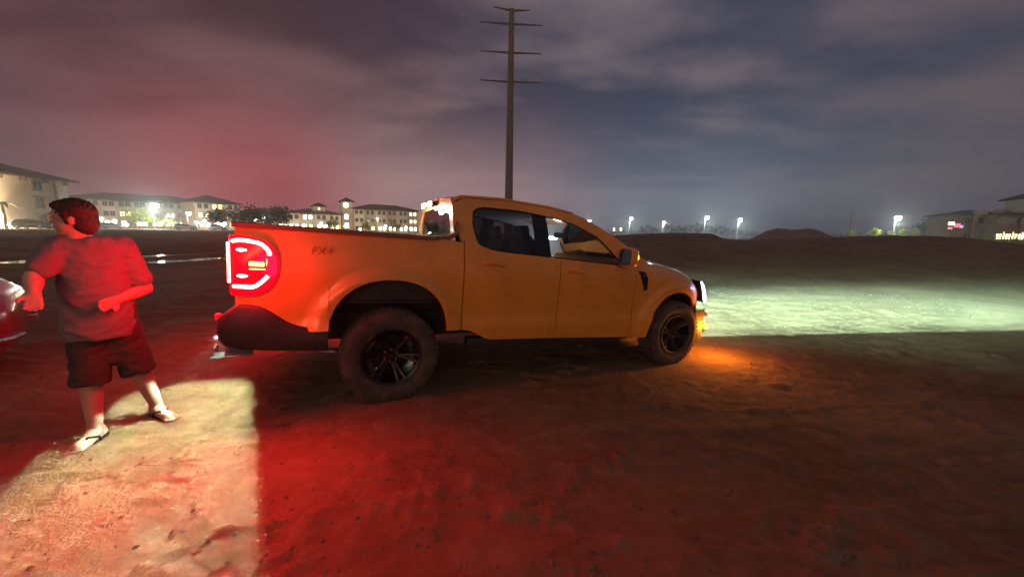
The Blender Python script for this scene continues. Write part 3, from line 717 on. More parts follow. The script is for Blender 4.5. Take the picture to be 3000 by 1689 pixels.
# ------------------------------------------------------------------ person
M['skin'] = mat('skin', (.52, .33, .24), .5, var=.08, vscale=9)
M['shirt'] = mat('shirt_cloth', (.17, .158, .166), .85, var=.06, vscale=4, bump=.25, bscale=220)
M['shorts'] = mat('shorts_cloth', (.045, .040, .034), .9, bump=.3, bscale=200)
M['hair'] = mat('hair', (.025, .016, .012), .6, bump=.6, bscale=120)
M['sole'] = mat('flip_flop_rubber', (.018, .018, .020), .7)
PC = np.array([-2.87, 2.44]); PN = PC / np.linalg.norm(PC)
def PP(u, v, off=0.0):
    d_ = ray(u, v); return CAM + d_ * ((PC @ PN + off) / (d_[:2] @ PN))
PB = np.array([-2.88, 2.44, 0.0])
def capsule(mb, p0, r0, p1, r1, n=14):
    p0, p1 = Vector(p0), Vector(p1); ax = (p1 - p0); L_ = ax.length; ax = ax / max(L_, 1e-6)
    a = Vector((0, 0, 1)) if abs(ax.z) < .9 else Vector((1, 0, 0)); x = (a - ax * a.dot(ax)).normalized(); y = ax.cross(x); rings_ = []
    for s, c, r_ in [(-math.cos(q), p0, math.sin(q) * r0) for q in (.12, .5, .9, 1.3)] + [(k / 5, None, 0) for k in range(6)] + [(math.cos(q), p1, math.sin(q) * r1) for q in (1.3, .9, .5, .12)]:
        if c is None: ctr = p0 + ax * (L_ * s); r_ = r0 + (r1 - r0) * s
        else: ctr = c + ax * (s * (r0 if c is p0 else r1))
        rings_.append([ctr + (x * math.cos(2 * math.pi * k / n) + y * math.sin(2 * math.pi * k / n)) * r_ for k in range(n)])
    mb.loft(rings_)
def ellipsoid(mb, c, rad, rot=None, n=18, m_=12):
    c = Vector(c); rot = rot or Matrix.Identity(3); rings_ = []
    for i_ in range(m_ + 1):
        th = .04 + (math.pi - .08) * i_ / m_
        rings_.append([c + rot @ Vector((rad[0] * math.sin(th) * math.cos(2 * math.pi * k / n), rad[1] * math.sin(th) * math.sin(2 * math.pi * k / n), rad[2] * math.cos(th))) for k in range(n)])
    mb.loft(rings_)
def remeshed(mb, name, m, parent, voxel, smooth_it=4, org=None, wr=0.0, wsc=9.0, seed=3):
    o = mb.build('tmp', m, None, 0, weld=False)
    r_ = o.modifiers.new('r', 'REMESH'); r_.mode = 'VOXEL'; r_.voxel_size = voxel
    s_ = o.modifiers.new('s', 'SMOOTH'); s_.iterations = smooth_it; s_.factor = .5
    me_ = bpy.data.meshes.new_from_object(o.evaluated_get(bpy.context.evaluated_depsgraph_get())); bpy.data.objects.remove(o)
    n_ = len(me_.vertices); co_ = np.empty(n_ * 3); me_.vertices.foreach_get('co', co_); co_ = co_.reshape(-1, 3)
    if wr:
        nn = np.empty(n_ * 3); me_.vertices.foreach_get('normal', nn); nn = nn.reshape(-1, 3)
        q = fbm(co_[:, 0] * wsc + co_[:, 2] * wsc * .8, co_[:, 1] * wsc - co_[:, 2] * wsc * 1.3, 3, seed)
        co_ = co_ + nn * (wr * (1 - np.abs(q) * 3.0))[:, None]
    co_ = co_ - (np.zeros(3) if org is None else org)
    me_.vertices.foreach_set('co', co_.ravel()); me_.update(); me_.shade_smooth()
    if not me_.materials: me_.materials.append(m)
    return link(name, me_, parent)
person = empty('person', PB)
tag(person, 'person in pale loose t-shirt, dark knee-length shorts and flip-flops behind the truck', 'person')
FD = np.array([.72, -.69, 0]); SD = np.array([.69, .72, 0])     # facing, and toward the image right
zup = np.array([0, 0, 1.0])
rotp = Matrix(((SD[0], -FD[0], 0), (SD[1], -FD[1], 0), (0, 0, 1)))   # columns: side, back, up
hipA = PP(262, 925); hipB = PP(332, 925); kneeA = PP(262, 1088, -.03); kneeB = PP(402, 1070, -.03)
ankA = np.array([-2.925, 2.318, .095]); ankB = np.array([-2.822, 2.652, .10])
toeA = np.array([-2.868, 2.125, .035]); toeB = np.array([-2.615, 2.568, .035]); heelA = np.array([-2.938, 2.355, .045]); heelB = np.array([-2.868, 2.672, .045])
shA = PP(172, 722); shB = PP(358, 722); elA = PP(98, 812, -.10); elB = PP(425, 845, -.02); haA = PP(98, 888, -.22); haB = PP(312, 890, -.20)
neck = PP(243, 700); head = PP(212, 640, -.03); chest = PP(268, 790); belly = PP(285, 900, -.03)
body = MB()
capsule(body, PP(262, 770, .02), .095, PP(285, 900, .01), .100); capsule(body, shA * .94 + shB * .06 - zup * .015, .048, shB * .94 + shA * .06 - zup * .015, .048); capsule(body, hipA, .095, hipB, .095)
capsule(body, neck - zup * .05, .062, head - zup * .04, .056)
for h_, k_, a_, t_, l_ in ((hipA, kneeA, ankA, toeA, heelA), (hipB, kneeB, ankB, toeB, heelB)):
    capsule(body, h_, .095, k_, .060); mid_c = k_ * .62 + a_ * .38 - FD * .012
    capsule(body, k_, .056, mid_c, .058); capsule(body, mid_c, .056, a_, .038); capsule(body, a_, .040, l_ + zup * .006, .036)
    capsule(body, a_ - zup * .02, .040, t_ * .75 + a_ * .25 - zup * .045, .034)
    dirf = (t_ - l_) / np.linalg.norm(t_ - l_); sidef = np.cross(dirf, zup)
    capsule(body, l_, .034, t_ - dirf * .05, .036)
    for q_ in range(5):
        o_ = sidef * (q_ - 2) * .017; ln = (.05, .046, .04, .032, .024)[q_ if h_ is hipB else 4 - q_]
        b0 = t_ - dirf * .05 + o_ - zup * .008; capsule(body, b0, .011, b0 + dirf * ln - zup * .004, .009, 8)
for s_, e_, w_, fl in ((shA, elA, haA, 1), (shB, elB, haB, -1)):
    capsule(body, s_ * .97 + e_ * .03 - zup * .012, .050, e_, .044); fd_ = (w_ - e_) / np.linalg.norm(w_ - e_)
    wr_ = w_ - fd_ * .07; capsule(body, e_, .044, e_ * .6 + wr_ * .4, .043); capsule(body, e_ * .6 + wr_ * .4, .043, wr_, .028)
    pal = wr_ + fd_ * .055; sx = np.cross(fd_, FD); sx = sx / np.linalg.norm(sx); nz = np.cross(sx, fd_)
    for q_ in (-1, 0, 1): capsule(body, wr_ + sx * q_ * .014, .018, pal + sx * q_ * .024 + fd_ * .015, .015, 10)
    for q_ in range(4):
        b0 = pal + sx * (q_ - 1.5) * .0205 + fd_ * .022; ln = (.036, .042, .040, .030)[q_]
        b1 = b0 + fd_ * ln + nz * .010; b2 = b1 + fd_ * ln * .55 + nz * .022
        capsule(body, b0, .0095, b1, .009, 8); capsule(body, b1, .009, b2, .008, 8)
    b0 = wr_ + sx * fl * .024 + fd_ * .015; b1 = b0 + sx * fl * .030 + fd_ * .028 + nz * .012; capsule(body, b0, .014, b1, .011, 8); capsule(body, b1, .011, b1 + fd_ * .028 + nz * .014, .009, 8)
hr = Matrix.Rotation(R(-100), 3, 'Z') @ rotp @ Matrix.Rotation(R(6), 3, 'Y')
hp = lambda x, y, z: Vector(head) + hr @ Vector((x, y, z))          # x side, y back, z up
ellipsoid(body, hp(0, .012, .028), (.074, .094, .088), hr); ellipsoid(body, hp(0, -.012, -.045), (.060, .072, .068), hr); ellipsoid(body, hp(0, -.05, -.085), (.032, .030, .026), hr)
capsule(body, hp(0, -.080, .012), .008, hp(0, -.094, -.024), .011, 8); capsule(body, hp(-.035, -.080, .030), .010, hp(.035, -.080, .030), .010, 8)
capsule(body, hp(-.020, -.085, -.058), .008, hp(.020, -.085, -.058), .008, 8)
for s in (-1, 1): ellipsoid(body, hp(s * .076, .012, -.008), (.010, .020, .032), hr, 10, 8)
remeshed(body, 'body', M['skin'], person, .0062, 3, PB)
eyem = mat('eye', (.35, .33, .31), .25)
for s in (-1, 1):
    mb = MB(); ellipsoid(mb, Vector(hp(s * .030, -.079, .006)) - Vector(PB), (.013, .010, .007), hr, 10, 8); mb.build('eye', eyem, person, 60)
mb = MB(); ellipsoid(mb, hp(0, .022, .046), (.082, .094, .086), hr); ellipsoid(mb, hp(0, .050, -.012), (.080, .066, .095), hr); ellipsoid(mb, hp(0, -.030, .080), (.066, .050, .034), hr)
for s in (-1, 1): capsule(mb, hp(s * .070, -.012, .03), .016, hp(s * .070, -.006, -.022), .010, 8)
remeshed(mb, 'hair', M['hair'], person, .006, 1, PB, .006, 70)
# t-shirt: rings from hem to shoulders plus two loose sleeves
mb = MB(); rings_ = []
for ctr, a_, b_ in ((PP(293, 985, -.02), .170, .132), (PP(291, 955, -.02), .172, .136), (PP(288, 900, -.02), .168, .138), (PP(282, 840, -.01), .166, .132), (PP(274, 780), .168, .124), (PP(268, 735), .168, .108), (PP(262, 708), .150, .095), (PP(252, 694), .085, .078)):
    rings_.append([ctr + SD * a_ * math.cos(q) * abs(math.cos(q)) ** -.15 + FD * b_ * math.sin(q) for q in (2 * math.pi * (k + .5) / 30 for k in range(30))])
mb.loft(rings_)
for s_, e_ in ((shA, elA), (shB, elB)):
    capsule(mb, s_ * .94 + chest * .06, .080, s_ * .22 + e_ * .78, .062)
remeshed(mb, 'shirt', M['shirt'], person, .011, 4, PB, .011, 7.0, 41)
mb = MB(); capsule(mb, hipA + zup * .06, .120, hipB + zup * .06, .120); capsule(mb, hipA + zup * .02, .115, hipB + zup * .02, .115)
hemA = kneeA * .80 + ankA * .20; hemB = kneeB * .86 + ankB * .14
for h_, k_ in ((hipA, hemA), (hipB, hemB)):
    ax_ = (k_ - h_) / np.linalg.norm(k_ - h_); x_ = np.cross(ax_, FD); x_ /= np.linalg.norm(x_); y_ = np.cross(ax_, x_)
    mb.loft([[h_ + (k_ - h_) * s + (x_ * math.cos(q) + y_ * math.sin(q)) * r_ for q in (2 * math.pi * k / 22 for k in range(22))] for s, r_ in ((-.1, .08), (0, .108), (.3, .106), (.7, .096), (1.0, .096), (1.01, .090))])
    sd_ = x_ * (1 if h_ is hipB else -1); pk = h_ * .45 + k_ * .55 + sd_ * .10; mb.box(pk, (.05, .13, .16), rotp)
remeshed(mb, 'shorts', M['shorts'], person, .010, 3, PB, .007, 10, 61)
for t_, l_ in ((toeA, heelA), (toeB, heelB)):
    df = (t_ - l_) / np.linalg.norm(t_ - l_); sf = np.cross(df, zup); L_ = np.linalg.norm(t_ - l_); base = l_ * np.array([1, 1, 0]) - df * .03
    ol = [(-.0, .030), (.03, .038), (.10, .037), (.17, .046), (.23, .046), (.275, .032), (.295, .012)]
    poly = [(a_, w_) for a_, w_ in ol] + [(a_, -w_) for a_, w_ in reversed(ol)]
    so_ = MB().prism(poly, .0, .018, lambda p_, h: base + df * p_[0] * (L_ + .05) / .295 + sf * p_[1] + zup * h - PB).build('flip_flop', M['sole'], person, 30)
    f_ = base + df * .215 + zup * .02
    for s in (-1, 1): MB().tube([f_ - PB + zup * .006, base + df * .17 + sf * s * .022 + zup * .080 - PB, base + df * .11 + sf * s * .044 + zup * .052 - PB, base + df * .095 + sf * s * .040 + zup * .012 - PB], .008, 6).build('strap', M['sole'], so_, 60)

# ------------------------------------------------------------------ cars
def se(w, zb, zt_, n=26, p=.55):
    out = []
    for k in range(n):
        a = 2 * math.pi * k / n; c, s = math.cos(a), math.sin(a)
        out.append((w * math.copysign(abs(c) ** p, c), (zb + zt_) / 2 + (zt_ - zb) / 2 * math.copysign(abs(s) ** p, s)))
    return out
M['darkglass'] = mat('dark_glass', (.01, .011, .013), .08, spec=.7)
M['tyre2'] = mat('car_tyre', (.025, .024, .023), .9)
M['alloy'] = mat('car_alloy', (.4, .4, .42), .35, .9)
M['headlens'] = mat('clear_lens', (.45, .47, .52), .12, .6)
M['taillens'] = mat('car_tail_lens', (.25, .01, .012), .2)
CARMESH = {}
def car_meshes(key, paint):
    st_ = [(2.27, .50, .40, .70), (2.22, .66, .30, .80), (2.08, .80, .23, .92), (1.85, .88, .20, .99), (1.45, .905, .20, 1.03), (.85, .915, .20, 1.09), (0, .92, .20, 1.10), (-1.1, .92, .20, 1.12), (-1.8, .895, .22, 1.12), (-2.08, .83, .27, 1.08), (-2.22, .70, .34, 1.0), (-2.28, .5, .42, .92)]
    body_ = MB().loft([[(x, y, z) for y, z in se(w, a, c)] for x, w, a, c in st_])
    gh = MB().loft([[(x, y, z) for y, z in se(w, .95, zt_, 22, .6)] for x, w, zt_ in ((1.05, .70, 1.02), (.75, .76, 1.22), (.30, .74, 1.46), (-.2, .72, 1.55), (-1.0, .71, 1.55), (-1.6, .69, 1.46), (-2.0, .70, 1.16), (-2.1, .66, 1.02))])
    roof_ = MB().loft([[(x, y, z) for y, z in se(w, zt_ - .10, zt_ + .02, 22, .6)] for x, w, zt_ in ((.22, .70, 1.46), (-.2, .71, 1.555), (-1.0, .70, 1.555), (-1.62, .66, 1.47))])
    wh = MB().lathe([(0, -.11), (.20, -.11), (.215, -.10), (.33, -.11), (.34, -.09), (.34, .1), (0, .1)], 28)
    ri = MB().lathe([(0, -.118), (.06, -.122), (.2, -.112), (.205, -.10)], 20, closed=False)
    hl_ = MB().loft([[(2.225 - .02 * k, -.44 - .12 * k, .70 + .01 * k), (2.235 - .035 * k, -.45 - .115 * k, .76 + .012 * k), (2.20 - .045 * k, -.44 - .112 * k, .82 + .02 * k)] for k in range(4)])
    return (body_.mesh('car_body', paint, 50), gh.mesh('windows', M['darkglass'], 50), roof_.mesh('car_roof', paint, 50), wh.mesh('car_wheel', M['tyre2'], 40), ri.mesh('car_rim', M['alloy'], 40))
def car(name, label, loc, rz, key, paint, group=None, lights=None):
    if key not in CARMESH: CARMESH[key] = car_meshes(key, paint)
    cm = CARMESH[key]; o = empty(name, loc, rz); tag(o, label, 'car', group)
    link('body', cm[0], o); link('windows', cm[1], o); link('roof', cm[2], o)
    for x in (1.38, -1.35):
        for s in (-1, 1):
            w_ = link('wheel', cm[3], o); w_.location = (x, s * .80, .335); w_.rotation_euler = (0, 0, 0 if s < 0 else math.pi); link('rim', cm[4], w_)
    for s in (-1, 1):
        MB().loft([[(x, s * (y + e), z) for x, y, z in ((2.19, .60, .68), (2.12, .72, .68), (1.96, .83, .70), (1.86, .862, .76), (1.96, .82, .80), (2.12, .70, .79), (2.18, .60, .77))] for e in (-.04, .035)]).build('headlamp', lights or M['headlens'], o, 40)
        MB().loft([[(-x, s * (y + e), z + .1) for x, y, z in ((2.17, .60, .70), (2.08, .76, .70), (1.95, .85, .74), (2.08, .75, .84), (2.17, .60, .84))] for e in (-.04, .03)]).build('tail_lamp', M['taillens'], o, 40)
    return o
red_paint = mat('dark_red_paint', (.22, .012, .03), .22, .2, coat=.8)
c2 = at_depth(-78, 960, 2.95); hd = math.atan2(.74, .67)
off_ = Matrix.Rotation(hd, 3, 'Z') @ Vector((2.08, -.80, 0))
car2 = car('parked_car', 'glossy dark red car whose front corner shows at the left edge', (c2[0] - off_.x, c2[1] - off_.y, H(-5, 2.6) - .02), hd, 'red', red_paint)
mb = MB(); MB_pts = [(2.285, -.50, .43), (2.235, -.68, .43), (2.10, -.825, .435), (1.90, -.895, .445), (1.75, -.915, .45)]
for s in (1, -1): MB().tube([(x, s * y, z) for x, y, z in MB_pts], .022, 8).build('bumper_trim', M['chrome'], car2, 60)
# cars parked in front of the far buildings
pnt = {'dark': mat('dark_car_paint', (.03, .028, .032), .25, coat=.6), 'white': mat('white_car_paint', (.6, .6, .6), .3, coat=.5), 'grey': mat('grey_car_paint', (.2, .2, .22), .3, .4, coat=.5)}
def gpos(u, y): x = at_depth(u, 670, y)[0]; return (x, y, H(x, y))
for u, y, rz, key, lab in ((98, 60, .35, 'dark', 'dark parked car beside the pale building at the far left'), (545, 92, .6, 'white', 'white parked car below the green bush at the far buildings'),
                           (330, 96, .5, 'grey', 'grey parked car below the long building behind the person'), (215, 84, .5, 'white', 'white parked car at the near end of the long building'), (640, 104, .2, 'grey', 'grey parked car below the dark tree right of the long building'), (905, 128, .1, 'dark', 'dark parked car before the low pale building')):
    car('parked_car', lab, gpos(u, y), rz, key, pnt[key], 'cars parked by the far buildings')

# ------------------------------------------------------------------ transmission pole
M['polesteel'] = mat('weathered_steel', (.20, .155, .13), .75, .2, var=.2, vscale=2)
pY = 52.0; pb = at_depth(1489, 683, pY); ptop = at_depth(1499, 28, pY); pz0 = H(pb[0], pY)
pole = empty('transmission_pole', (pb[0], pY, pz0)); tag(pole, 'tall tapered steel power pole with four crossarms behind the truck', 'power pole')
ph = ptop[2] - pz0; pdx = 0.0
MB().tube([(0, 0, -.3), (0, 0, ph * .5), (0, 0, ph)], [.62, .48, .33], 12).build('shaft', M['polesteel'], pole, 40)
MB().lathe([(0, 0), (.9, 0), (.9, .25), (0, .25)], 20, 'z').build('base_plate', M['polesteel'], pole, 0)
for (ul, vl, ur, vr) in ((1453, 29, 1548, 34), (1416, 65, 1580, 77), (1415, 149, 1577, 161), (1413, 235, 1576, 245)):
    zc = at_depth(1497, (vl + vr) / 2, pY)[2] - pz0; hw = (ur - ul) / 2 / F_PX * pY * 1.02; up_ = .25 if vl < 40 else .06
    MB().tube([(-hw, -.30, zc + up_), (0, 0, zc), (hw, .30, zc + up_)], [.07, .15, .07], 8).build('crossarm', M['polesteel'], pole, 40)

# ------------------------------------------------------------------ trees and bushes
M['bark'] = mat('bark', (.09, .065, .045), .9, bump=.5, bscale=12)
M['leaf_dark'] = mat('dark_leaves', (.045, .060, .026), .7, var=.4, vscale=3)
M['leaf_lit'] = mat('lit_leaves', (.22, .27, .03), .6, var=.35, vscale=2)  # brighter copy for trees by lamps, lamp light put into the colour
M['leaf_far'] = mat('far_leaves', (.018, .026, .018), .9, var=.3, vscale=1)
def crown_mesh(name, r, h, n, leaf, m, seed, flat=.8):
    g = np.random.default_rng(seed); nc_ = max(8, n // 22)
    c = g.normal(size=(nc_, 3)); c /= np.linalg.norm(c, axis=1)[:, None]; c *= (g.random(nc_) ** .45)[:, None]
    c *= np.array([r, r, h / 2 * .86]) * (.78 + .3 * g.random((nc_, 1)))
    k = g.integers(0, nc_, n); p = c[k] + g.normal(size=(n, 3)) * r * .17
    a = g.normal(size=(n, 3)); a /= np.linalg.norm(a, axis=1)[:, None]; b_ = np.cross(a, g.normal(size=(n, 3))); b_ /= np.linalg.norm(b_, axis=1)[:, None]
    s = leaf * (.6 + .8 * g.random((n, 1)))
    vs = np.stack([p - a * s, p + b_ * s * .6, p + a * s, p - b_ * s * .6], 1).reshape(-1, 3)
    me_ = bpy.data.meshes.new(name); me_.from_pydata(vs.tolist(), [], [tuple(range(4 * q, 4 * q + 4)) for q in range(n)]); me_.materials.append(m); return me_
def tree(name, label, loc, ht, r, m, seed, n=700, group=None, trunk=.35, cat='tree'):
    o = empty(name, loc, seed * 1.3); tag(o, label, cat, group)
    ch = ht * (1 - trunk * .6); zc = ht - ch / 2; g = random.Random(seed)
    tk = MB().tube([(0, 0, -.2), (.03 * ht * .3, 0, ht * trunk), (.02, .05, ht * .75)], [ht * .028, ht * .020, ht * .006], 7)
    tk.build('trunk', M['bark'], o, 40)
    lm = MB()
    for q in range(5):
        a = q * 1.26 + g.random(); z_ = ht * (trunk * .8 + .09 * q)
        lm.tube([(0, 0, z_), (math.cos(a) * r * .4, math.sin(a) * r * .4, z_ + ht * .10), (math.cos(a) * r * .75, math.sin(a) * r * .75, z_ + ht * .16)], [ht * .012, ht * .008, ht * .003], 5)
        if q == 0: pass
    tag(lm.build('limbs', M['bark'], o, 40), kind='stuff')
    c = link('crown', crown_mesh('crown', r, ch, n, ht * .035 + .05, m, seed), o); c.location = (0, 0, zc)
    return o
def at_ground(u, y): return gpos(u, y)
def px_h(u, v, y): return at_depth(u, v, y)[2] - at_ground(u, y)[2]
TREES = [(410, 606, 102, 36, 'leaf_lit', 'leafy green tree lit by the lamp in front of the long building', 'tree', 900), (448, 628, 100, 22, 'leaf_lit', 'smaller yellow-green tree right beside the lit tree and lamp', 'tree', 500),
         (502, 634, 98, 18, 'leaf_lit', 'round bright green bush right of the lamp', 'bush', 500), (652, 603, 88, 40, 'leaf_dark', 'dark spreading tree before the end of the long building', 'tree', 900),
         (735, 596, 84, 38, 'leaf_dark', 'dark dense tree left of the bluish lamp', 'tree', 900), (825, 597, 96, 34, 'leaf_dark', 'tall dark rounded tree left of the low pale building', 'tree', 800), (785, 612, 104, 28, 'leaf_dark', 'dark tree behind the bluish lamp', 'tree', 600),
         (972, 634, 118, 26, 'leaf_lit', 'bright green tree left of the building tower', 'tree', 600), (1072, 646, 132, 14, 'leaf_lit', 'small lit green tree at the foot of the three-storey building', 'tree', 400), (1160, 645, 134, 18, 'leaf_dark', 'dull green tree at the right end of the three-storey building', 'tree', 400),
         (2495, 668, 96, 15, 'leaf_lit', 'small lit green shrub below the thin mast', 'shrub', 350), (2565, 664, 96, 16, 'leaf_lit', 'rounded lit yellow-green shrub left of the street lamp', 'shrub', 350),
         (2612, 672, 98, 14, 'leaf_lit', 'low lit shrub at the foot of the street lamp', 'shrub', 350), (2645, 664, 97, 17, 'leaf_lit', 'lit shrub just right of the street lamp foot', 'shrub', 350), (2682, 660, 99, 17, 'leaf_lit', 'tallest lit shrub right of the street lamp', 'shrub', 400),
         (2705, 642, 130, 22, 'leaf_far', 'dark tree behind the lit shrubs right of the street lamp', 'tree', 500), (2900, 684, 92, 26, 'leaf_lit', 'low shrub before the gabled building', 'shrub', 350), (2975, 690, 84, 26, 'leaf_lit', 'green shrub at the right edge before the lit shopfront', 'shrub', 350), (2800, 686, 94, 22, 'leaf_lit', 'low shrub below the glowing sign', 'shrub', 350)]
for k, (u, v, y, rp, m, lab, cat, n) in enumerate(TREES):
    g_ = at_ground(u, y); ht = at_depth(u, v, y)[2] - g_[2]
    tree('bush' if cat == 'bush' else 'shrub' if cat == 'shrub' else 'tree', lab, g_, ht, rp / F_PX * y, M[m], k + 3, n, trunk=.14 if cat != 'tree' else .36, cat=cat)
far = [(1790, 672), (1818, 668), (1850, 671), (1880, 664), (1905, 659), (1930, 664), (1958, 655), (1985, 652), (2012, 650), (2040, 650), (2068, 651), (2095, 657), (2125, 664), (2150, 668), (2180, 674), (2205, 676), (2440, 680), (2470, 683), (2520, 681), (2550, 684), (2590, 680), (2740, 676), (2765, 680)]
for k, (u, v) in enumerate(far):
    y = 210 + (k * 37 % 50); g_ = at_ground(u, y)
    tree('distant_tree', 'dark distant tree in the line of trees on the horizon behind the street lamps', g_, at_depth(u, v, y)[2] - g_[2], 19 / F_PX * y, M['leaf_far'], 50 + k, 420, 'trees on the horizon', .15)
# palm by the left building
pg = at_ground(20, 58); palm = empty('palm_tree', pg); tag(palm, 'thin palm tree beside the pale building at the left edge', 'palm tree')
pth = at_depth(16, 592, 58)[2] - pg[2]
MB().tube([(0, 0, -.2), (.05, 0, pth * .5), (-.05, 0, pth)], [.20, .15, .13], 8).build('trunk', M['bark'], palm, 40)
for q in range(12):
    a = q * 2 * math.pi / 12 + .2; dr = .5 + .3 * (q % 3); L_ = 1.7
    P = []
    for s in np.linspace(0, 1, 7):
        c = Vector((math.cos(a) * L_ * s, math.sin(a) * L_ * s, pth + .25 * math.sin(s * 2.2) - dr * s * s)); wv = Vector((-math.sin(a), math.cos(a), 0)) * (.26 * math.sin(math.pi * min(1, s * .9 + .08)))
        P.append([c - wv - Vector((0, 0, .08)), c, c + wv - Vector((0, 0, .08))])
    MB().grid(P).build('frond', M['leaf_dark'], palm, 60)

# ------------------------------------------------------------------ buildings
M['stucco'] = mat('cream_stucco', (.50, .41, .28), .9, var=.08, vscale=.6)
M['stucco2'] = mat('pale_stucco', (.60, .54, .44), .9, var=.08, vscale=.6)
M['tan'] = mat('tan_stucco', (.42, .30, .18), .9, var=.08, vscale=.6)
M['rtan'] = mat('brown_stucco', (.20, .14, .085), .9, var=.1, vscale=.6)
M['rpale'] = mat('dull_pale_stucco', (.34, .30, .22), .9, var=.1, vscale=.6)
M['tile'] = mat('roof_tile', (.050, .014, .011), .95, spec=.15, var=.25, vscale=3, bump=.6, bscale=6)
M['darkroof'] = mat('dark_roof', (.025, .022, .024), .85)
M['frame'] = mat('window_frame', (.30, .25, .20), .7)
M['pane'] = mat('dark_pane', (.02, .02, .024), .12)
M['panelit'] = mat('lit_pane', (.5, .4, .2), .4, emit=(1.0, .72, .34), estr=4.5, samp=False)
M['panewhite'] = mat('white_lit_pane', (.5, .5, .4), .4, emit=(1.0, .95, .75), estr=9.0, samp=False)
M['corbel'] = mat('brown_timber', (.12, .075, .045), .8)
_wf = MB(); [_wf.box(c, s) for c, s in (((0, 0, .82), (1.3, .14, .14)), ((0, 0, -.82), (1.4, .2, .14)), ((-.6, 0, 0), (.12, .12, 1.5)), ((.6, 0, 0), (.12, .12, 1.5)), ((0, 0, 0), (.07, .10, 1.5)))]
WF = _wf.mesh('window_frame', M['frame'], 0)
WPn = {k: MB().box((0, .03, 0), (1.1, .03, 1.52)).mesh('pane_' + k, M[m], 0) for k, m in (('dark', 'pane'), ('lit', 'panelit'), ('white', 'panewhite'))}
def bframe(u0, y0, u1, y1, z0):
    a = at_depth(u0, 670, y0); c = at_depth(u1, 670, y1); d_ = Vector((c[0] - a[0], c[1] - a[1], 0)); L_ = d_.length; d_.normalize()
    n_ = Vector((-d_.y, d_.x, 0))
    if n_.y < 0 and abs(n_.y) > .3: n_ = -n_
    elif n_.dot(Vector((a[0], a[1], 0))) < 0: n_ = -n_
    return Matrix(((d_.x, n_.x, 0, a[0]), (d_.y, n_.y, 0, a[1]), (0, 0, 1, z0), (0, 0, 0, 1))), L_
def hip_roof(mb, x0, x1, y0, y1, z, h, ov=.9, gable=False):
    x0 -= ov; x1 += ov; y0 -= ov; y1 += ov; r_ = min((y1 - y0), (x1 - x0)) / 2; ym = (y0 + y1) / 2
    xa, xb = (x0 + r_, x1 - r_) if (x1 - x0) > (y1 - y0) else ((x0 + x1) / 2 - .01, (x0 + x1) / 2 + .01)
    mb.add([(x0, y0, z), (x1, y0, z), (x1, y1, z), (x0, y1, z), (xa, ym, z + h), (xb, ym, z + h), (x0, y0, z - .25), (x1, y0, z - .25), (x1, y1, z - .25), (x0, y1, z - .25)],
           [(0, 1, 5, 4), (1, 2, 5), (2, 3, 4, 5), (3, 0, 4), (0, 6, 7, 1), (1, 7, 8, 2), (2, 8, 9, 3), (3, 9, 6, 0), (6, 9, 8, 7)])
def window(parent, x, y, z, kind='dark', s=1.0):
    o = link('window', WF, parent); o.location = (x, y, z); o.scale = (s, 1, s); p_ = link('pane', WPn[kind], o); return o
def building(name, label, u0, y0, u1, y1, z0, eave, dep, storeys, bays, roof_h, roof='tile', wall='stucco', bay='stucco2', lit=None, ground_lit=0.0, seed=1, per=2):
    mw_, L_ = bframe(u0, y0, u1, y1, z0); o = empty(name, mw=mw_); tag(o, label, 'building'); g = random.Random(seed); lit = lit or {}
    MB().box((L_ / 2, dep / 2, eave / 2 - .5), (L_, dep, eave + 1.0)).build('wall', M[wall], o, 0)
    mb = MB(); hip_roof(mb, 0, L_, 0, dep, eave + .1, roof_h); mb.build('roof', M[roof], o, 0)
    MB().box((L_ / 2, -.12, eave - .35), (L_ - .2, .30, .35)).build('cornice', M['corbel'], o, 0)
    bw = L_ / bays; sh_ = eave / storeys
    for b_ in range(bays):
        proud = 0.0
        if b_ % 2 == 0:
            proud = .8; MB().box(((b_ + .5) * bw, -.4, eave / 2 - .6), (bw * .86, .8, eave + .2)).build('bay', M[bay], o, 0)
        for k in range(storeys):
            for w_ in range(per):
                kind = lit.get((b_, k), 'dark')
                if k == 0 and g.random() < ground_lit: kind = g.choice(['lit', 'white'])
                window(o, (b_ + .5) * bw + (w_ - (per - 1) / 2) * min(2.0, bw * .8 / per), -proud - .06, (k + .55) * sh_, kind, min(1.0, sh_ / 3.2))
    return o
gz = lambda u, y: gpos(u, y)[2]
hA = at_depth(213, 530, 76)[2] - gz(213, 76)
# A: end wall of the nearest building at the left edge, seen along its side
mw_, L_ = bframe(-190, 56, 213, 76, gz(213, 76)); bA = empty('apartment_building', mw=mw_)
tag(bA, 'near cream apartment building with wide brown hip roof at the left edge', 'building')
MB().box((L_ / 2, 9, hA / 2 - .5), (L_, 18, hA + 1)).build('wall', M['stucco'], bA, 0)
mb = MB(); hip_roof(mb, 0, L_, 0, 18, hA, 3.6, 1.5); mb.build('roof', M['tile'], bA, 0)
MB().box((L_ - 1.0, -.15, hA / 2), (1.9, .3, hA)).build('pilaster', M['stucco2'], bA, 0)
MB().tube([(L_ - 2.3, -.08, .2), (L_ - 2.3, -.08, hA - .4)], .07, 6).build('downpipe', M['corbel'], bA, 30)
for x in np.arange(L_ - .6, 0, -3.6): MB().box((x, -.5, hA - .65), (.28, 1.0, .7), taper=1.0).build('corbel', M['corbel'], bA, 0)
for k, kind in ((2, 'dark'), (1, 'dark'), (0, 'dark')):
    window(bA, L_ - 5.2, -.06, hA * (k + .5) / 3, kind, 1.25)
    MB().box((L_ - 5.2, -.45, hA * (k + .5) / 3 + 1.15), (2.2, .9, .12), Matrix.Rotation(R(14), 3, 'X')).build('awning', M['corbel'], bA, 0)
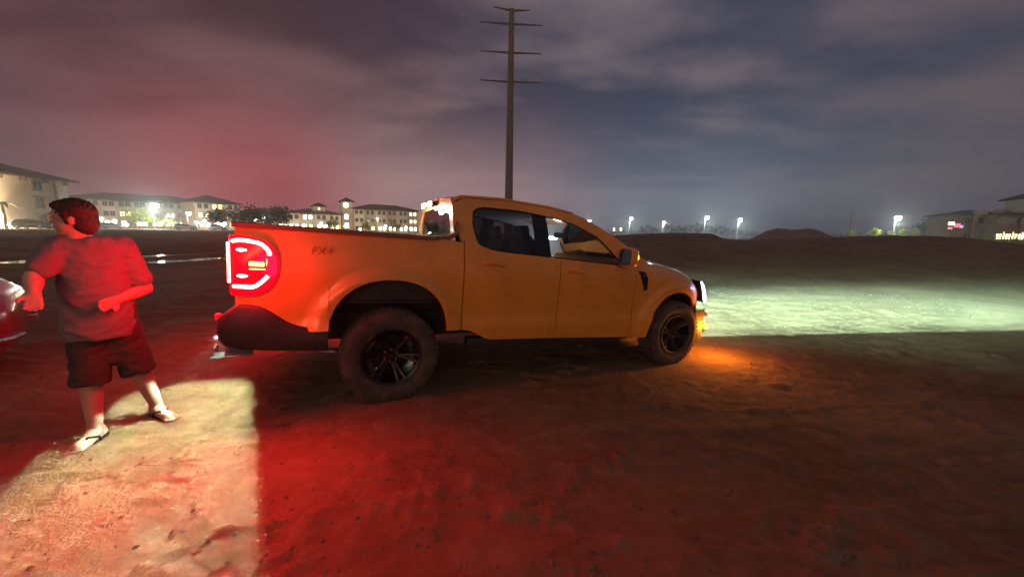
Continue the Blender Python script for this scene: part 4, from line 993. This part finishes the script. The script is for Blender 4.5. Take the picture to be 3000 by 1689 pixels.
for k in range(3): window(bA, L_ - 17.5, -.06, hA * (k + .5) / 3, 'lit', 1.2)
# B: the long row and its end block
hB = at_depth(222, 578, 118)[2] - gz(222, 118)
building('apartment_building', 'long three-storey cream apartment row with dark tiled roof behind the person', 205, 116, 600, 138, gz(400, 128), hB, 15, 3, 9, 2.5, lit={(0, 2): 'white', (0, 1): 'lit', (3, 1): 'lit', (5, 2): 'lit', (6, 0): 'white'}, ground_lit=.9, seed=2)
building('apartment_building', 'cream end block with hipped roof right of the long row, above the dark tree', 575, 128, 706, 140, gz(640, 134), at_depth(640, 594, 134)[2] - gz(640, 134), 16, 3, 3, 3.0, lit={(1, 2): 'lit', (0, 1): 'lit'}, ground_lit=.9, seed=3)
building('apartment_building', 'low dark-roofed building half hidden behind the dark trees', 700, 150, 850, 158, gz(770, 152), at_depth(770, 622, 152)[2] - gz(770, 152), 14, 2, 4, 2.2, wall='tan', ground_lit=.5, seed=4)
bC = building('apartment_building', 'low pale two-storey building with a small cupola left of the tower', 842, 140, 1000, 150, gz(900, 145), at_depth(900, 624, 145)[2] - gz(900, 145), 14, 2, 4, 2.0, wall='stucco2', lit={(1, 1): 'white', (1, 0): 'white'}, ground_lit=.9, seed=5)
hC = at_depth(900, 624, 145)[2] - gz(900, 145)
cpx = 11.5; MB().box((cpx, 5, hC + 1.4), (4.6, 4.6, 3.4)).build('cupola', M['stucco'], bC, 0); mb = MB(); hip_roof(mb, cpx - 2.3, cpx + 2.3, 2.7, 7.3, hC + 3.1, 1.6, .6); mb.build('cupola_roof', M['tile'], bC, 0); window(bC, cpx, 2.6, hC + 2.0, 'lit', .6)
bD = building('apartment_building', 'three-storey cream building with a corner tower left of the truck cab', 1036, 158, 1225, 172, gz(1110, 165), at_depth(1110, 614, 165)[2] - gz(1110, 165), 16, 3, 6, 2.6, lit={(5, 2): 'lit', (5, 1): 'lit', (5, 0): 'white', (4, 0): 'white', (2, 0): 'white', (3, 0): 'white'}, ground_lit=.3, seed=6)
hT = at_depth(1018, 590, 158)[2] - gz(1110, 165)
MB().box((-2.2, 2.5, hT / 2 - .4), (4.6, 5.0, hT + .6)).build('tower', M['stucco'], bD, 0); mb = MB(); hip_roof(mb, -4.5, .1, 0, 5.0, hT, 1.8, .7); mb.build('tower_roof', M['tile'], bD, 0)
MB().lathe([(0, -.05), (1.0, -.05), (1.0, .05), (0, .05)], 24, 'y', (-2.6, -.06, hT - 1.6)).build('round_window', M['panewhite'], bD, 0)
for z_ in (hT * .22, hT * .5): window(bD, -2.6, -.06, z_, 'white', 1.3)
# E, F on the right
zE = gz(2860, 112); hE = at_depth(2850, 628, 112)[2] - zE
bE = building('shop_building', 'row with two pale round-topped gables beyond the right-hand bank', 2800, 112, 2940, 108, zE, hE, 14, 2, 3, 1.6, roof='darkroof', wall='rtan', bay='rtan', seed=8, per=1)
LE = bframe(2800, 112, 2940, 108, zE)[1]
for x in (LE * .42, LE * .80):
    w_ = LE * .13; poly = [(x - w_, -.6), (x + w_, -.6)] + [(x + w_ * math.cos(a), hE - .6 + 1.9 * math.sin(a)) for a in np.linspace(0, math.pi, 13)]
    MB().prism(poly, -1.4, .3, lambda p_, h: (p_[0], h, p_[1])).build('gable', M['rpale'], bE, 0); window(bE, x, -1.46, hE * .78, 'dark', 1.0)
zF = gz(2980, 100); hF = at_depth(2975, 624, 100)[2] - zF
bF = building('shop_building', 'brown building with warm lit shopfront and dark tower at the right edge', 2918, 104, 3120, 98, zF, hF, 14, 2, 6, .8, roof='darkroof', wall='rtan', bay='rtan', lit={(b_, 0): 'lit' for b_ in range(6)}, seed=9, per=3)
hF2 = at_depth(2985, 575, 100)[2] - zF
MB().box((9.2, 5, hF2 / 2), (9, 8, hF2)).build('tower', M['rpale'], bF, 0); mb = MB(); hip_roof(mb, 4.7, 13.7, 1, 9, hF2, 2.6, 1.2); mb.build('tower_roof', M['darkroof'], bF, 0); window(bF, 7.5, .9, hF2 - 1.6, 'white', 1.2)
LF = bframe(2918, 104, 3120, 98, zF)[1]
for x in np.arange(1.2, LF, 1.7):
    MB().lathe([(0, -.16), (.16, 0), (0, .16)], 8, 'z', (x, -1.0, hF * .40)).build('string_lamp', M['panelit'], bF, 60)
# glowing sign left of the gables
sg = at_ground(2792, 104); sgo = empty('shop_sign', (sg[0], sg[1], sg[2])); tag(sgo, 'glowing white, pink and violet shop sign left of the gabled building', 'sign')
hz = at_depth(2790, 662, 104)[2] - sg[2]
MB().box((0, .1, hz / 2), (.3, .3, hz)).build('post', M['corbel'], sgo, 0)
for dx, dz, w_, h_, e in ((-.9, .7, 1.6, .9, (1.8, 2, 2)), (.9, .2, 1.6, 1.1, (1.2, .16, .18)), (2.2, -.1, .7, .7, (.6, .35, 1.4)), (-1.0, -.6, 1.2, .6, (.8, .2, .2))):
    MB().box((dx, -.1, hz + dz), (w_, .2, h_)).build('sign_panel', mat('sign_glow', (.3, .3, .3), .5, emit=e, estr=1.4, samp=False), sgo, 0)

# ------------------------------------------------------------------ lamps
M['globe'] = mat('lamp_globe', (.8, .8, .75), .4, emit=(1, .90, .70), estr=16, samp=False)
M['globew'] = mat('white_lamp_globe', (.8, .8, .8), .4, emit=(.92, 1, .95), estr=40, samp=False)
M['lpole'] = mat('lamp_pole', (.25, .25, .24), .6, .3)
gl = MB().lathe([(0, -.46), (.33, -.36), (.48, 0), (.33, .36), (0, .46)], 14, 'z', closed=False).mesh('globe', M['globe'], 60)
def post(u, v, y, label, power, group, white=False):
    g_ = at_ground(u, y); h_ = max(.6, at_depth(u, v, y)[2] - g_[2]); o = empty('lamp_post', g_); tag(o, label, 'lamp post', group)
    MB().tube([(0, 0, -.2), (0, 0, h_ - .2)], [.07, .05], 6).build('pole', M['lpole'], o, 40)
    MB().lathe([(0, .56), (.36, .42), (.40, .36)], 10, 'z', (0, 0, h_), False).build('cap', M['lpole'], o, 40)
    q = link('globe', gl, o); q.location = (0, 0, h_)
    if power: lamp('lamp_light', 'POINT', (.25, -.75, h_ - .1), power * 2.6, (1, .80, .52), o, .2)
for u, v, y, pw, lab in ((275, 645, 108, 500, 'leftmost globe lamp post right of the person head'), (302, 641, 110, 900, 'tall globe lamp post just right of the person head'), (340, 647, 110, 900, 'globe lamp post left of the lit green tree'), (372, 658, 104, 0, 'low globe lamp at the left foot of the lit green tree'), (281, 660, 98, 0, 'low globe lamp directly above the person shoulder'), (413, 656, 104, 0, 'low globe lamp under the lit green tree'), (578, 651, 116, 900, 'left of two globe lamp posts before the end block'), (603, 647, 118, 900, 'right of two globe lamp posts before the end block'), (641, 655, 112, 300, 'left of two low globe lamps below the dark spreading tree'), (660, 655, 114, 300, 'right of two low globe lamps below the dark spreading tree'),
                       (752, 643, 126, 900, 'globe lamp post left of the bluish street lamp'), (890, 660, 132, 700, 'globe lamp post before the low pale building'), (942, 654, 134, 700, 'globe lamp post left of the bright green tree'), (957, 660, 130, 0, 'low globe lamp at the foot of the bright green tree'), (1012, 662, 146, 500, 'globe lamp post at the foot of the corner tower'), (1055, 671, 140, 0, 'low globe lamp just right of the corner tower'), (1107, 641, 152, 900, 'tall globe lamp post before the middle of the tower building'), (1130, 662, 150, 900, 'globe lamp post right of the middle of the tower building'), (1190, 666, 150, 600, 'globe lamp post at the right end of the tower building')):
    post(u, v, y, lab, pw, 'globe lamp posts before the buildings')
post(8, 632, 62, 'globe lamp post by the palm lighting the left building wall', 4200, 'globe lamp posts before the buildings'); post(30, 662, 60, 'low globe lamp at the foot of the palm', 2200, 'globe lamp posts before the buildings')
hd_ = MB().box((0, 0, 0), (1.25, 1.0, .24)).mesh('lamp_head', M['lpole'], 0); ld_ = MB().loft([[(x * s, y * s, z) for x, y in ((.64 * math.cos(q * math.pi / 6), .64 * math.sin(q * math.pi / 6)) for q in range(12))] for s, z in ((.85, .0), (1, -.35), (.85, -.75), (.4, -1.0))]).mesh('light_panel', M['globew'], 0)
def street_lamp(u, v, y, label, power, col=(.86, 1, .92)):
    g_ = at_ground(u, y); h_ = at_depth(u, v, y)[2] - g_[2]; o = empty('street_lamp', g_); tag(o, label, 'street lamp', 'tall street lamps')
    MB().tube([(0, 0, -.3), (0, 0, h_ * .6), (0, 0, h_ + .2)], [.16, .12, .09], 8).build('pole', M['lpole'], o, 40)
    MB().tube([(0, 0, h_ + .15), (.5, 0, h_ + .30), (.9, 0, h_ + .25)], .05, 6).build('arm', M['lpole'], o, 40)
    q = link('lamp_head', hd_, o); q.location = (.6, 0, h_ + .2); p_ = link('light_panel', ld_, q); p_.location = (0, 0, -.11)
    lamp('street_light', 'POINT', (.6, -.4, h_ - 1.6), power * 1.4, col, o, .4)
for u, v, y, pw, lab in ((455, 597, 96, 12000, 'bright white street lamp behind the lit green tree at left'), (553, 622, 118, 500, 'small white street lamp right of the green bush'), (773, 632, 120, 1200, 'bluish-white street lamp between the dark trees'), (1722, 645, 178, 4000, 'street lamp seen just above the truck windscreen pillar'), (1843, 638, 150, 6000, 'second street lamp right of the truck cab'),
                         (1940, 650, 165, 2500, 'smaller street lamp without halo between two brighter ones'), (2063, 634, 130, 6000, 'left one of the two close bright street lamps'), (2161, 641, 140, 6000, 'right one of the two close bright street lamps, left of the earth mound'), (2618, 634, 90, 4500, 'street lamp above the lit shrubs right of the earth mound')):
    street_lamp(u, v, y, lab, pw)
mg = at_ground(2490, 140); mast = empty('mast', mg); tag(mast, 'thin dark mast standing left of the lit shrubs', 'mast'); mh = at_depth(2492, 614, 140)[2] - mg[2]
MB().tube([(0, 0, -.2), (0, 0, mh)], [.16, .07], 6).build('mast_pole', M['corbel'], mast, 40); MB().box((0, 0, .1), (.6, .6, .3)).build('footing', M['corbel'], mast, 0)
for u, lab in ((1799, 'left of two small pale bollards glowing beyond the bank'), (1819, 'right of two small pale bollards glowing beyond the bank')):
    g_ = at_ground(u, 120); o = empty('bollard_light', g_); tag(o, lab, 'bollard light', 'bollard lights'); h_ = at_depth(u, 676, 120)[2] - g_[2]
    MB().tube([(0, 0, 0), (0, 0, h_)], .2, 8).build('post', M['lpole'], o, 40); MB().lathe([(0, 0), (.3, .1), (.3, .9), (0, 1)], 10, 'z', (0, 0, h_)).build('lantern', M['panelit'], o, 40)

# ------------------------------------------------------------------ small things on the ground
rng = np.random.default_rng(4)
def scatter_stuff(name, label, pts, base_v, base_f, m, scale, kind='stuff', tilt=True):
    bv = np.array(base_v); nv = len(bv); n = len(pts); an = rng.random(n) * 6.283; s = scale * (.5 + rng.random(n) ** 2 * 1.5)
    c, sn = np.cos(an), np.sin(an)
    v = np.empty((n, nv, 3)); jit = 1 + .35 * (rng.random((n, nv, 1)) - .5); q = bv[None] * jit
    v[..., 0] = (q[..., 0] * c[:, None] - q[..., 1] * sn[:, None]) * s[:, None] + pts[:, None, 0]; v[..., 1] = (q[..., 0] * sn[:, None] + q[..., 1] * c[:, None]) * s[:, None] + pts[:, None, 1]
    v[..., 2] = q[..., 2] * s[:, None] + height(pts[:, 0], pts[:, 1])[:, None]
    f = np.array(base_f)[None] + (np.arange(n) * nv)[:, None, None]
    me_ = bpy.data.meshes.new(name); me_.from_pydata(v.reshape(-1, 3).tolist(), [], f.reshape(-1, f.shape[-1]).tolist()); me_.materials.append(m)
    return tag(link(name, me_), label, None, None, kind)
r_ = 1.1 * np.exp(rng.random(2600) * 2.6); a_ = rng.random(2600) * R(140) + R(20); pts = np.stack([r_ * np.cos(a_), r_ * np.sin(a_)], 1)
oct_v = [(1, 0, 0), (-1, .1, 0), (0, 1, .1), (0, -.9, 0), (.1, 0, .7), (0, 0, -.6)]; oct_f = [(0, 2, 4), (2, 1, 4), (1, 3, 4), (3, 0, 4), (2, 0, 5), (1, 2, 5), (3, 1, 5), (0, 3, 5)]
scatter_stuff('dirt_clods', 'small clods and pebbles scattered on the dirt', pts, oct_v, oct_f, mat('clod', (.17, .12, .08), .95, var=.3, vscale=5), .009)
gp = np.stack([rng.random(9000) * 19 + 2.2, rng.random(9000) * 12 + 3.6], 1); keep = fbm(gp[:, 0] * .5, gp[:, 1] * .5, 3, 77) + .25 * (rng.random(len(gp)) - .5) > .33; gp = gp[keep & (np.hypot(gp[:, 0] - 1.9, gp[:, 1] - 4.4) > .9)]
bl_v, bl_f = [], []
for q in range(6):
    a = q * 1.05; l_ = .6 + .4 * (q % 3) / 2; bl_v += [(.10 * math.cos(a + 1.5) + .06 * math.cos(a), .10 * math.sin(a + 1.5) + .06 * math.sin(a), -.1), (-.10 * math.cos(a + 1.5) + .06 * math.cos(a), -.10 * math.sin(a + 1.5) + .06 * math.sin(a), -.1), (math.cos(a) * .8, math.sin(a) * .8, l_)]; bl_f.append((3 * q, 3 * q + 1, 3 * q + 2))
scatter_stuff('grass_tufts', 'sparse low grass and weeds on the dirt ahead of the truck', gp, bl_v, bl_f, mat('weeds', (.022, .036, .012), .9, var=.3, vscale=2), .022)

# ------------------------------------------------------------------ humid night air
hz_m = bpy.data.materials.new('haze'); hz_m.use_nodes = True; t = NT(hz_m.node_tree); t.n.clear()
pv = t.add('ShaderNodeVolumePrincipled', {'Color': (.9, .92, .95, 1), 'Density': .0011, 'Anisotropy': .72})
t.l.new(pv.outputs[0], t.add('ShaderNodeOutputMaterial').inputs['Volume'])
hb = MB().box((0, 0, 17.5), (1900, 1900, 41)).build('haze', hz_m, None, 0); tag(hb, 'thin night haze over the whole field', None, None, 'stuff')
